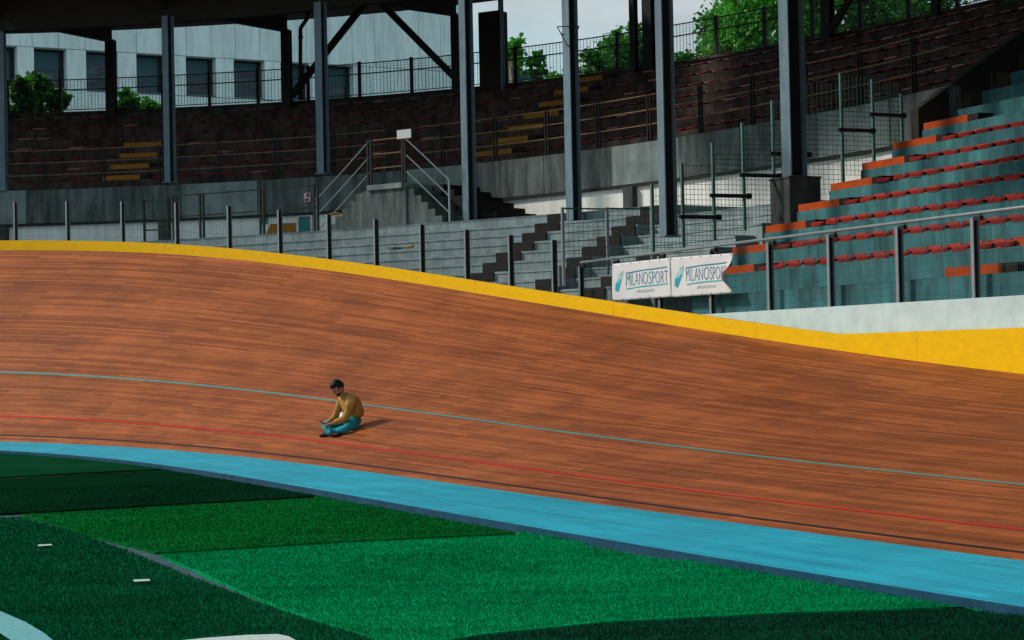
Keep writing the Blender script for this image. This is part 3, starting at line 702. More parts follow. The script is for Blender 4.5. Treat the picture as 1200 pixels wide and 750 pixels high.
# roof over the tribune; its long unseen front overhang is added for shade
rf = empty('tribune_roof', st(0, 5, 13), 'dark flat roof slab high over the tribune, front overhang added for shade', 'roof')
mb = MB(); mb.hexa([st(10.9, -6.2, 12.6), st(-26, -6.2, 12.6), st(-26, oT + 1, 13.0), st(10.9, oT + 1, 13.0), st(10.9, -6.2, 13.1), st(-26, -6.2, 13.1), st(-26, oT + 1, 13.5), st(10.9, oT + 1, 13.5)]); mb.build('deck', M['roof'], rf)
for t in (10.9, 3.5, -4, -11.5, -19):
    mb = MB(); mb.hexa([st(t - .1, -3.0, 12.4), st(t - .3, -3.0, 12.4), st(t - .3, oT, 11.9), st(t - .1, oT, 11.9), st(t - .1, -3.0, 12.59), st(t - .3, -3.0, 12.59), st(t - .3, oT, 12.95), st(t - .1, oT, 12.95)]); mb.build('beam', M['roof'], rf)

# seat shell (shared mesh): shallow moulded pad with turned-down front lip and a low back curve
def seat_mesh(name, m, w_=.42):
    mb = MB(); mb.smooth = False; pr = [(-.17, -.055), (-.175, -.005), (-.15, .020), (-.05, .010), (.08, .014), (.15, .045), (.165, .095), (.18, .095), (.168, .030), (.09, -.008), (-.05, -.012), (-.14, -.004), (-.155, -.055)]
    rings = []
    for k, (x, g) in enumerate(((-w_ / 2, .78), (-w_ / 2 + .05, 1), (w_ / 2 - .05, 1), (w_ / 2, .78))):
        rings.append([mb.vert((x, a * g, b * g + (.006 if k in (0, 3) else 0))) for a, b in pr])
    n = len(pr)
    for A, C in zip(rings, rings[1:]):
        for k in range(n): mb.face((A[k], C[k], C[(k + 1) % n], A[(k + 1) % n]))
    mb.face(list(reversed(rings[0]))); mb.face(rings[-1])
    me = mb.mesh(name); me.materials.append(m); return me
SM = {k: seat_mesh('seat', M[k]) for k in ('seat_red', 'seat_dark', 'seat_glint')}
for k in ('seat_dark', 'seat_glint'):
    for v in SM[k].vertices: v.co.z *= .6
def put_seat(parent, me, p, tangent, jitter=.01):
    o = bpy.data.objects.new('seat', me); COL.objects.link(o); o.parent = parent
    o.location = p - Vector(parent.location) + Vector((random.gauss(0, jitter), random.gauss(0, jitter * .5), 0)); o.rotation_euler = (0, random.gauss(0, .01), math.atan2(tangent.y, tangent.x) + random.gauss(0, .02)); return o
NAMES = ['lowest', 'second', 'third', 'fourth', 'fifth', 'sixth', 'seventh', 'eighth', 'ninth', 'tenth', 'eleventh', 'twelfth']
for k in range(0, 9):
    if k in (6, 7): pass
    root = empty('seat_row', st(4, to_(k) + .2, tz(k) + .06), '%s row of red moulded seats on the teal tribune' % NAMES[k], 'seat row', 'rows of red seats on the tribune')
    z = tz(k) + .065
    t = 10.25 - 1.55 - .25 - (0 if k else .55)
    while t > (1.0 if k < 2 else -14):
        if k >= 7 and t > 4: t -= .51; continue
        put_seat(root, SM['seat_red'], st(t, to_(k) + .16, z), -dd); t -= .51
    if k < 2:
        t = -1.2
        while t > -13: put_seat(root, SM['seat_red'], st(t, to_(k) + .16, z), -dd); t -= .51
def bench(parent_name, label, c, tg, nm, L_, m, grp, h=.068, d=.19):
    root = empty(parent_name, c, label, 'bench', grp)
    mb = MB(); mb.box(c + UP * h, tg * (L_ / 2), nm * d, UP * h); mb.build('bench_top', m, root)
    mb = MB(); mb.box(c + UP * h + tg * (L_ / 2 + .16), tg * .155, nm * (d - .01), UP * (h * .98)); mb.build('shadow_block', M['step_dark'], root)  # dark block standing in for the shadow at the bench end
    return root
for k in range(0, 8):
    tend = 10.2 if k else 9.6
    bench('orange_bench', 'orange box bench at the left end of the %s tribune row' % NAMES[k], st(tend - .7, to_(k) + .19, tz(k)), -dd, nn, 1.4, M['orange'], 'orange box benches beside the tribune seats')
for nm_, (px, py, tt_) in {'on the lowest ledge behind the white wall': (1095, 346, .36), 'low behind the fence near the right end': (1140, 314, .5), 'above the low ledge at the far right': (1185, 284, 1.3)}.items():
    q = onpl(px, py, st(0, tt_), nn); bench('orange_bench', 'orange box bench ' + nm_, q + nn * .19 - UP * .1, -dd, nn, 1.3, M['orange'], 'orange box benches beside the tribune seats')

# ------------------------------------------------------------------ seats and rails of the curved stand
for j in range(8):
    o0, z = rows[j]
    root = empty('seat_row', B.at(40, o0 + .17, z + .06), '%s row of dull red seats on the curved upper stand' % NAMES[j], 'seat row', 'rows of red seats on the curved stand')
    s_ = B.find(25, o0, z) ; cnt = 0
    YA = B.find([563, 578, 595, 614, 633, 650, 668, 688][j], o0, z); YB_ = B.find([134, 141, 150, 160, 168, 176, 184, 192][j], o0, z)
    while s_ < SBE - .4 and cnt < 299:
        if not (YA - 1.0 < s_ < YA + 1.0) and not (YB_ - .9 < s_ < YB_ + .9) and random.random() > .04:
            me = SM['seat_glint'] if random.random() < .13 else SM['seat_dark']
            put_seat(root, me, B.at(s_, o0 + .17, z + .06), B.tan(s_), .015); cnt += 1
        s_ += .52
    bench('yellow_bench', 'faded yellow box bench in the %s row, right of the central staircase' % NAMES[j], B.at(YA, o0 + .19, z), B.tan(YA), B.nrm(YA), 1.25, M['yellow_bench'], 'yellow box benches on the curved stand')
    if j < 5: bench('yellow_bench', 'faded yellow box bench in the %s row, in shade at the left' % NAMES[j], B.at(YB_, o0 + .19, z), B.tan(YB_), B.nrm(YB_), 1.25, M['yellow_bench'], 'yellow box benches on the curved stand')
# railing on the parapet
tr_ = empty('tier_railing', B.at(40, .05, 7), 'thin rusty three bar railing on top of the grey parapet', 'railing')
gapa, gapb = B.find(452, 0, 7), B.find(494, 0, 7)
s0_, s1_ = B.find(-60, 0, 7), SBE - .1
pr_ = []
x = B.find(325, 0, 7); x -= int((x - s0_) / 1.85) * 1.85
while x < s1_: pr_.append(x); x += 1.85
for x in pr_:
    mb = MB()
    for e in (-.05, .05): mb.box(B.at(x + e, .06, 7.6), B.tan(x) * .016, B.nrm(x) * .03, UP * .6)
    mb.build('post', M['steel_dark'], tr_)
for h in (.45, .82, 1.19):
    for a, b in ((s0_, gapa), (gapb, s1_)):
        mb = MB(); mb.tube([B.at(s, .06, 7 + h) for s in frange(a, b, .5)], .019, 5); mb.build('rail', M['rust'], tr_)
# top fence along the back wall
tf = empty('top_fence', B.at(40, 6.35, 10.2), 'dark wire mesh fence on posts along the back of the curved stand', 'fence')
x = s0_; tp_ = []
while x < SBE + .1: tp_.append(x); x += 1.45
for x in tp_:
    mb = MB(); mb.box(B.at(x, 6.4, 10.78), B.tan(x) * .05, B.nrm(x) * .04, UP * .58); mb.build('post', M['steel_dark'], tf)
for a, b in zip(tp_, tp_[1:]):
    A, C = B.at(a, 6.4, 10.26), B.at(b, 6.4, 10.26); mb = MB(); wires(mb, A, C, 1.04, 15, [], .0085); wires(mb, A, C, 1.04, 1, [.08 * k for k in range(1, 13)], .0028)
    mb.build('wire_panel', M['wire'], tf)
for h, r in ((.05, .016), (.72, .02), (1.06, .02)):
    mb = MB(); mb.tube([B.at(s, 6.4, 10.24 + h) for s in frange(s0_, SBE, .5)], r, 5); mb.build('rail', M['steel_dark'], tf)

# concourse railing at the left, with a gate frame
cr_ = empty('concourse_railing', LIP.at(LIP.find(300, .15, LZ), .15, LZ), 'black two bar railing on the concourse edge left of the staircase', 'railing')
prev = None
for px in (206, 237, 305, 372):
    s_ = LIP.find(px, .2, LZ + .6); mb = MB()
    for e in (-.055, .055): mb.box(LIP.at(s_ + e, .2, LZ + .6), LIP.tan(s_) * .025, LIP.nrm(s_) * .025, UP * .6)
    mb.build('post', M['steel_dark'], cr_)
    if prev is not None:
        for h in (.62, 1.18): mb = MB(); mb.tube([LIP.at(s, .2, LZ + h) for s in frange(prev, s_, .5)], .02, 5); mb.build('rail', M['steel_dark'], cr_)
    prev = s_
s_ = LIP.find(168, .3, LZ + .5); gt = empty('gate_frame', LIP.at(s_, .3, LZ), 'open black gate frame with diagonal bars on the concourse at the left', 'gate')
g0, g1 = LIP.at(s_, .3, LZ), LIP.at(s_, .3, LZ) + Vector((.74, -.35, 0)); mb = MB()
for g in (g0, g1): mb.box(g + UP * .57, (.03, 0, 0), (0, .03, 0), UP * .57)
mb.build('frame', M['steel_dark'], gt)
for h0, h1 in ((1.12, 1.10), (.62, .56), (.32, .30)): mb = MB(); mb.bar(g0 + UP * h0, g1 + UP * h1, .022, 5); mb.build('bar', M['steel_dark'], gt)
# red notice on the parapet
s_ = B.find(360, -.12, 6.4); sg_ = empty('wall_sign', B.at(s_, -.08, 6.3), 'small red and white pictogram sign on the grey parapet', 'sign')
mb = MB(); mb.box(B.at(s_, -.085, 6.42), B.tan(s_) * .10, B.nrm(s_) * .01, UP * .13); mb.build('plate', M['sign_white'], sg_)
mb = MB(); mb.box(B.at(s_ + .03, -.1, 6.48), B.tan(s_) * .045, B.nrm(s_) * .003, UP * .055); mb.box(B.at(s_ - .01, -.1, 6.35), B.tan(s_) * .07, B.nrm(s_) * .003, UP * .04); mb.build('pictogram', M['sign_red'], sg_)

# ------------------------------------------------------------------ double staircase up to the curved stand
sc0, sc1 = B.find(452, -2.2, 6.3), B.find(494, -2.2, 6.3)
stair = empty('double_staircase', B.at((sc0 + sc1) / 2, -2.2, LZ), 'grey concrete double staircase with a central landing below the upper stand', 'staircase')
LAND = 6.32; NS = 7; RH = (LAND - LZ) / NS
W0, W1 = -2.9, -1.75
mb = MB(); sweep(mb, B, frange(sc0 - .25, sc1 + .12, .4), [(W0, LZ), (W0, LAND - .14), (W1 - .01, LAND - .14), (W1 - .01, LZ)]); mb.build('landing_block', M['concrete_rib'], stair)
mb = MB(); sweep(mb, B, frange(sc0, sc1, .4), [(W0 - .06, LAND - .136), (W0 - .06, LAND), (-.16, LAND), (-.16, LAND - .136)]); mb.build('landing', M['concrete'], stair)
for k in range(NS):
    zt = LAND - .14 - RH * (k + .2)
    if zt <= LZ + .03: continue
    a = sc1 + .125 + .27 * k; mb = MB(); sweep(mb, B, [a, a + .268], [(W0 + .05, LZ), (W0 + .05, zt), (W1, zt), (W1, LZ)]); mb.build('step', M['concrete_rib'], stair)
    a = sc0 - .255 - .27 * (k + 1); mb = MB(); sweep(mb, B, [a, a + .268], [(W0 + .05, LZ), (W0 + .05, zt), (W1, zt), (W1, LZ)]); mb.build('step', M['concrete_rib'], stair)
# dark flight behind, descending to the right
for k in range(NS + 1):
    a = sc1 + .05 + .40 * k; zt = LAND - RH * k * .9
    if zt <= LZ + .05: continue
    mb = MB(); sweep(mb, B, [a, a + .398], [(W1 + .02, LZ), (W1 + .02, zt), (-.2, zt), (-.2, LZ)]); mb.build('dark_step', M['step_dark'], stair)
sr = empty('stair_railing', B.at((sc0 + sc1) / 2, W0, LAND), 'pale metal handrails of three bars down both flights of the staircase', 'railing')
def railset(sa, sb, off, zfn, hs, m, r=.018):
    for h in hs: mb = MB(); mb.tube([B.at(s, off, zfn(s) + h) for s in frange(sa, sb, .4)], r, 6); mb.build('rail', m, sr)
zr = lambda s: LAND - (s - sc1) / (.27 * NS) * (LAND - LZ)
zl = lambda s: LAND - (sc0 - s) / (.27 * NS) * (LAND - LZ)
railset(sc1, sc1 + .27 * NS * .93, W0 + .08, zr, (.35, .78, 1.2), M['galv'])
railset(sc0 - .27 * NS * 1.1, sc0, W0 + .08, zl, (.35, .78, 1.2), M['galv'])
for a, hb in ((sc0 - .06, 0), (sc0 + .06, 0), (sc1 - .06, 0), (sc1 + .04, 0)):
    mb = MB(); mb.box(B.at(a, W0 + .08, LAND + .62), B.tan(a) * .028, B.nrm(a) * .028, UP * .615); mb.build('post', M['steel_dark'], sr)
for a, hh in ((sc1 + .27 * NS * .93, 1.3), (sc0 - .27 * NS * 1.1, 1.15)):
    mb = MB(); mb.box(B.at(a, W0 + .08, LZ + hh / 2), B.tan(a) * .022, B.nrm(a) * .022, UP * hh / 2); mb.build('post', M['galv'], sr)
for h in (.45, .82, 1.2): mb = MB(); mb.tube([B.at(s, W0 + .1, LAND + h) for s in frange(sc0, sc1, .4)], .018, 5); mb.build('rail', M['rust'], sr)
s_ = B.find(473, W0 + .05, 7.3); mb = MB(); c = onY(473.5, 157, B.at(s_, W0 + .02).y); mb.box(c, B.tan(s_) * .24, B.nrm(s_) * .01, UP * .115)
tag(mb.build('notice_board', M['sign_white']), 'blank pale blue board fixed to the landing railing of the staircase', 'sign')

# ------------------------------------------------------------------ columns
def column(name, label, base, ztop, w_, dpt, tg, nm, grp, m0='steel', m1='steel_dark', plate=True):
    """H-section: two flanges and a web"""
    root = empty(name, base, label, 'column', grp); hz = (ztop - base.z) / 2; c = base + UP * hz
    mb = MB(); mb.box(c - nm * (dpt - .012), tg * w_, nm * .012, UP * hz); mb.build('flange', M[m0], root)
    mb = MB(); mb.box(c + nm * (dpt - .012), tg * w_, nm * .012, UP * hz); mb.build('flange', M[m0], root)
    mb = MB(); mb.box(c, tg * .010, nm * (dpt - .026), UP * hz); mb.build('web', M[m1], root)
    if plate: mb = MB(); mb.box(base + UP * .012, tg * (w_ + .05), nm * (dpt + .05), UP * .012); mb.build('base_plate', M[m0], root)
    return root
def frame_at(px, off, z): s_ = B.find(px, off, z); return s_, B.tan(s_), B.nrm(s_)
# orientation: flanges face the track (to the left), webs take a darker steel with their shade painted in
FG = 'grey blue steel columns of the stands'
def px_base(px, py, z): return onz(px, py, z)
A1 = Vector((math.cos(R(38)), -math.sin(R(38)), 0)); A1n = Vector((math.sin(R(38)), math.cos(R(38)), 0))
t50 = Vector((math.cos(R(55)), -math.sin(R(55)), 0)); n50 = Vector((math.sin(R(55)), math.cos(R(55)), 0))
c195 = onz(199, 214, 7.0); c379 = onz(379, 204, 7.0)
for nm_, px, base, tg, nm, ww, zt in (
        ('at the far left edge of the stand, in deep shade', 3, B.at(B.find(3, .05, 7), .05, 7.0), B.tan(B.find(3, 0, 7)), B.nrm(B.find(3, 0, 7)), .13, 11.9),
        ('on the parapet, left of the staircase beside the yellow benches', 199, c195 + Vector((0, .1, 0)), A1, A1n, .12, 11.9),
        ('on the parapet, above the left flight of the staircase', 379, c379, A1, A1n, .13, 11.9),
        ('rising behind the right flight of the staircase', 549, onY(549.5, 200, 49), t50, n50, .14, 16),
        ('on the terrace edge at the first dark aisle steps', 673, onz(673, 260, 4.74), t50, n50, .13, 16),
        ('on the lower terrace beside the green mesh fence', 786, Vector((3.02, 35.8, 3.9)), dd * -1, nn, .13, 16)):
    if px == 549: base = Vector((base.x, base.y, LZ))
    column('steel_column', 'grey blue steel column ' + nm_, base, min(zt, 13.6), ww, .13, tg, nm, FG)
pc = st(11.0, 3.9, 0)
mb = MB(); mb.box(st(11.0, 3.9, 4.45), dd * .36, nn * .36, UP * .65); mb.box(st(11.0, 3.9, 5.11), dd * .38, nn * .38, UP * .018)
tag(mb.build('pedestal', M['concrete_dark']), 'square dark concrete pedestal under the widest steel column', 'pedestal')
column('steel_column', 'widest grey blue steel column, on the square concrete pedestal', Vector((pc.x, pc.y, 5.128)), 14, .17, .19, -dd, nn, FG, plate=True)
# rear columns along the back wall
RG = 'dark rear columns behind the top row'
REAR = []
for px, pz, wd, zt in ((129, 10.2, .16, 12.5), (338, 10.2, .15, 12.5), (537, 10.2, .13, 12.5), (745.5, 10.2, .075, 16), (762, 10.2, .16, 16), (969, 10.2, .15, 16), (1098, 10.2, .07, 16)):
    s_ = B.find(px, 6.0, pz + 1); REAR.append(s_); base = B.at(s_, 5.95, 9.44)
    nm_ = {129: 'behind the shaded left end', 338: 'beside the downpipe', 537: 'at the end of the roof', 745.5: 'slim, left of its thick neighbour', 762: 'thick, right of its slim neighbour', 969: 'with a diagonal brace at the right', 1098: 'slim, nearest the tribune'}[px]
    column('rear_column', 'dark rear column at the top row ' + nm_, base, zt, wd, .12, B.tan(s_), B.nrm(s_), RG, 'steel_dark' if px != 762 else 'post_web', 'steel_dark', plate=False)
# dark cladding panel at the roof end
s_ = B.find(557, 5.6, 11); s2_ = B.find(582, 5.6, 11)
root = empty('stair_enclosure', B.at(s_, 5.8, 9.3), 'tall dark cladding box beside the roof end on the top row', 'enclosure')
mb = MB(); a_, b_ = B.at(s_, 5.7, 9.3), B.at(s2_, 5.7, 9.3); nb = B.nrm(s_) * .5
mb.hexa([a_, b_, b_ + nb, a_ + nb, a_ + UP * 3.1, b_ + UP * 3.1, b_ + nb + UP * 3.1, a_ + nb + UP * 3.1]); mb.build('cladding', M['roof'], root)
column('rear_column', 'slim blue grey rear column right of the dark cladding box', B.at(B.find(585.5, 5.8, 11), 5.8, 9.44), 16, .05, .08, B.tan(s2_), B.nrm(s2_), RG, 'steel', 'steel', plate=False)

# roof over the left of the curved stand
ro = empty('stand_roof', B.at(30, 0, 11.9), 'dark steel canopy roof over the left part of the curved stand', 'roof')
sE = B.find(546, .0, 12)
s_end = sE
S_R = frange(SA, s_end, .6)
mb = MB(); sweep(mb, B, S_R, [(-3.0, 13.0), (-3.0, 13.3), (7.5, 13.4), (7.5, 13.1)]); mb.build('deck', M['roof'], ro)  # front overhang lies out of view, added for shade
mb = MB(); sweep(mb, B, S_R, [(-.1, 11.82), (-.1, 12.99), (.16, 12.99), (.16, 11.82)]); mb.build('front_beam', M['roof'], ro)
FR = [B.find(px, 0, 9) for px in (3, 199, 379)]
for f_, r_ in zip(FR, REAR[:3]):
    a_, b_ = B.at(f_, .17, 0), B.at(r_, 5.83, 0); u = (b_ - a_).normalized(); v = Vector((-u.y, u.x, 0)) * .11
    mb = MB(); mb.hexa([a_ - v + UP * 12.2, a_ + v + UP * 12.2, b_ + v + UP * 12.42, b_ - v + UP * 12.42, a_ - v + UP * 12.98, a_ + v + UP * 12.98, b_ + v + UP * 13.05, b_ - v + UP * 13.05]); mb.build('girder', M['roof'], ro)
# unseen cantilever arms carrying the overhang added for shade
for f_ in FR: mb = MB(); a_ = B.at(f_, -.11, 0); u = -B.nrm(f_); v = B.tan(f_) * .1; b_ = a_ + u * 2.8; mb.hexa([a_ - v + UP * 12.2, a_ + v + UP * 12.2, b_ + v + UP * 12.8, b_ - v + UP * 12.8, a_ - v + UP * 12.98, a_ + v + UP * 12.98, b_ + v + UP * 12.98, b_ - v + UP * 12.98]); mb.build('girder', M['roof'], ro)
hr = empty('high_roof', B.at(52, 0, 16), 'high dark roof over the right part of the curved stand and terrace, stretched for shade', 'roof')
mb = MB(); sweep(mb, B, frange(B.find(560, 0, 12), SBE, .6), [(-7.2, 13.5), (-7.2, 13.8), (7.5, 14.5), (7.5, 14.2)]); mb.build('deck', M['roof'], hr)  # deck out of view, set low and far forward to shade the tier
# diagonal braces in the plane of the rear columns
br = empty('cross_brace', B.at((REAR[1] + REAR[2]) / 2, 5.9, 12.5), 'pair of dark diagonal braces meeting under the roof between two rear columns', 'brace')
apL = onpl(436, 0, B.at(REAR[2], 5.7), B.nrm((REAR[1] + REAR[2]) / 2)); 
def brace(p0, p1, offp, parent, wd=.10):
    s_ = (REAR[1] + REAR[2]) / 2; nb = B.nrm(s_); Pq = B.at(s_, offp); a_ = onpl(*p0, Pq, nb); b_ = onpl(*p1, Pq, nb); u = (b_ - a_).normalized(); v = u.cross(nb).normalized()
    mb = MB(); mb.box((a_ + b_) / 2, u * ((b_ - a_).length / 2), v * wd, nb * .07); return mb.build('brace', M['roof'], parent)
brace((342, 112), (432, -2), 5.75, br); brace((441, -2), (541, 99), 5.75, br)
s_ = REAR[5]; root = empty('single_brace', B.at(s_, 5.7, 11), 'dark diagonal brace leaning off the rear column at the right', 'brace')
nb = B.nrm(s_); a_ = onpl(972, 38, B.at(s_, 5.6), nb); b_ = onpl(1004, -14, B.at(s_, 5.6), nb); u = (b_ - a_).normalized(); v = u.cross(nb).normalized(); mb = MB(); mb.box((a_ + b_) / 2, u * ((b_ - a_).length / 2), v * .09, nb * .06); mb.build('brace', M['roof'], root)
# downpipe
s_ = B.find(351, 5.7, 11); nb = B.nrm(s_); Pq = B.at(s_, 5.6)
q = [onpl(x, y, Pq, nb) for x, y in ((361, 2), (361, 20), (352, 33), (352, 117))]
mb = MB(); mb.smooth = True; mb.tube(q, .065, 8); dp = empty('downpipe', q[-1], 'dark downpipe with an offset bend beside a rear column', 'pipe'); mb.build('pipe', M['steel_dark'], dp)
mb = MB(); mb.bar(q[2] - UP * .25, q[2] - UP * .32, .085, 8); mb.bar(q[1] + UP * .1, q[1] + UP * .17, .085, 8); mb.build('pipe_collar', M['steel_dark'], dp)
# small spotlight under the roof edge, far left
q = onY(11, 31, 55.5); root = empty('floodlight', q, 'small dark floodlight under the roof edge at the far left', 'floodlight')
mb = MB(); mb.box(q, (.14, 0, -.08), (0, .08, 0), (.05, 0, .08)); mb.build('housing', M['steel_dark'], root); mb = MB(); mb.bar(q, q + Vector((0, .02, .3)), .02, 6); mb.build('bracket', M['steel_dark'], root)
# wire basket on a column
q = onz(672, 260, 4.74); hgt = onY(672, 45, q.y).z; root = empty('column_bracket', Vector((q.x, q.y - .1, hgt)), 'black V shaped wire bracket clasped round a terrace column', 'bracket')
mb = MB(); c = Vector((q.x, q.y - .17, hgt))
for a_, b_ in (((-.28, 0, .25), (-.05, 0, -.2)), ((.22, 0, .25), (.05, 0, -.2)), ((-.28, 0, .25), (.22, 0, .25)), ((-.05, 0, -.2), (.05, 0, -.2)), ((-.2, 0, .1), (-.12, 0, .05))): mb.bar(c + Vector(a_), c + Vector(b_), .012, 5)
mb.build('wire_frame', M['steel_dark'], root)

# ------------------------------------------------------------------ stepped green mesh fence dividing terrace and tribune
TF = 11.3
gf = empty('green_mesh_fence', st(TF, 2, 3.5), 'green wire mesh fence climbing the terrace in steps beside the tribune', 'fence')
prev = None
gp = [(764, 218, 300), (799, 193.5, 290), (835, 170, 282), (870, 146, 270), (905, 120, 258), (940, 96, 240), (985, 88, 222), (1022, 95, 200), (1056, 112, 170)]
bars = {1: 254, 2: 229, 3: 205, 4: 180, 6: 152, 7: 134}
pts_ = []
for k, (px, y0, y1) in enumerate(gp):
    a_ = onpl(px, y0, st(TF, 0), dd); b_ = onpl(px, y1, st(TF, 0), dd); pts_.append((a_, b_))
    mb = MB(); hz = (a_.z - b_.z) / 2 + .02; mb.box(Vector((a_.x, a_.y, b_.z + hz)), nn * .028, dd * .028, UP * hz); mb.build('post', M['post_green'], gf)
for k in range(len(gp) - 1):
    (a0, b0), (a1, b1) = pts_[k], pts_[k + 1]; top = a0.z if k < 6 else a0.z; bot = b1.z - .1
    A = Vector((a0.x, a0.y, bot)); C = Vector((a1.x, a1.y, bot)); Hh = top - bot; mb = MB(); hs = [.10 * i for i in range(1, int(Hh / .10))]
    wires(mb, A, C, Hh, 8, hs + [0, Hh], .005); mb.build('wire_panel', M['wire_green'], gf)
    if k in bars and k < 8:
        yb = bars[k]; q0 = onpl(gp[k][0], yb, st(TF, 0), dd); q1 = q0 + nn * ((pts_[k + 1][0] - pts_[k][0]).length + .06) - nn * .02
        mb = MB(); mb.bar(q0 - nn * .05, Vector((q1.x, q1.y, q0.z)), .042, 8); mb.bar(Vector((q1.x, q1.y, q0.z)) - nn * .06, Vector((q1.x, q1.y, q0.z)) + nn * .02, .06, 8); mb.build('roller_bar', M['steel_dark'], gf)
lf = empty('silver_mesh_fence', st(12.5, 0, 3), 'low silver framed wire mesh fence at the foot of the lower terrace', 'fence')
pts_ = []
for px, y0, y1 in ((660, 243, 335), (712, 243, 322), (764, 242, 316)):
    a_ = onpl(px, y0, st(12.2, 0), dd); b_ = onpl(px, y1, st(12.2, 0), dd); pts_.append((a_, b_)); mb = MB(); mb.box((a_ + b_) / 2, nn * .026, dd * .026, UP * (a_.z - b_.z) / 2); mb.build('post', M['galv'], lf)
for (a0, b0), (a1, b1) in zip(pts_, pts_[1:]):
    bot = max(b0.z, b1.z) + .03; Hh = a0.z - bot - .02; A = Vector((a0.x, a0.y, bot)); C = Vector((a1.x, a1.y, bot)); mb = MB(); wires(mb, A, C, Hh, 9, [.13 * i for i in range(1, int(Hh / .13))] + [0], .0045); mb.bar(A + UP * Hh, C + UP * Hh, .016, 6); mb.build('wire_panel', M['wire_green'], lf)
# short posts beside it
for px, y0, y1, nm_ in ((648.5, 309, 340, 'silver bollard post'), (656, 311, 336, 'thin silver stub post')):
    a_ = onpl(px, y0, st(0, .0), nn); b_ = onpl(px, y1, st(0, .0), nn); mb = MB(); mb.box((a_ + b_) / 2, dd * .03, nn * .03, UP * (a_.z - b_.z) / 2)
    tag(mb.build('short_post', M['galv']), '%s beside the first long fence rail post' % nm_, 'post')
# stick with a yellow end on the terrace
s_ = LIP.find(475, -HD * 2.5, LZ - .7); c = LIP.at(s_, -HD * 2.8, LZ - HR * 3 + .02)
root = empty('broken_broom', c, 'dark twiggy broom with a yellow end lying on a terrace step', 'broom'); mb = MB()
for k in range(7): a_ = c + LIP.tan(s_) * random.uniform(-.5, -.2) + UP * random.uniform(0, .07); mb.bar(a_, c + LIP.tan(s_) * .12 + UP * .03, .012, 5)
mb.build('twigs', M['steel_dark'], root); mb = MB(); mb.bar(c + LIP.tan(s_) * .12 + UP * .04, c + LIP.tan(s_) * .32 + UP * .06, .035, 8); mb.build('yellow_end', M['yellow_bench'], root)
# yellow hand rail end by the stairs
s_ = B.find(392, -3.6, 5.4); c = onY(391, 254, B.at(s_, -3.6).y); mb = MB(); mb.tube([c + Vector((-.12, 0, -.28)), c + Vector((-.12, 0, .0)), c + Vector((-.06, 0, .08)), c + Vector((.16, 0, .08))], .035, 8)
tag(mb.build('yellow_hoop', M['yellow_bench']), 'short bent yellow pipe at the foot of the left stair flight', 'pipe')

# ------------------------------------------------------------------ building behind the stand
BH = R(28); bt = Vector((math.cos(BH), math.sin(BH), 0)); bn = Vector((-math.sin(BH), math.cos(BH), 0)); BP0 = onY(7, 60, 88); BP0.z = 0
bld = empty('white_building', BP0, 'pale concrete panel building with recessed square windows behind the stand', 'building')
def bpx(px, py): return onpl(px, py, BP0, bn)
ztop_w = bpx(75, 57.5).z; zbot_w = bpx(75, 105).z
wx = [(-22, 20), (40, 78), (101, 138), (160, 194), (218, 253), (274, 310), (329, 362), (384, 414)]
def bu(px): q = bpx(px, 80); return (q - BP0) @ bt
us = []
for a_, b_ in wx: us.append((bu(a_), bu(b_)))
L0, L1 = us[0][0] - 14, bu(540)
def bx(u, z, dep=0): return BP0 + bt * u + bn * dep + UP * z
# body
mb = MB(); mb.hexa([bx(L0, 0, .9), bx(L1, 0, .9), bx(L1, 0, 14), bx(L0, 0, 14), bx(L0, 26, .9), bx(L1, 26, .9), bx(L1, 26, 14), bx(L0, 26, 14)]); mb.build('wall', M['building'], bld)
def panel(u0, u1, z0, z1, m='building', dep=0, th=.88):
    mb = MB(); mb.hexa([bx(u0, z0, dep), bx(u1, z0, dep), bx(u1, z0, dep + th), bx(u0, z0, dep + th), bx(u0, z1, dep), bx(u1, z1, dep), bx(u1, z1, dep + th), bx(u0, z1, dep + th)]); return mb.build('panel', M[m], bld)
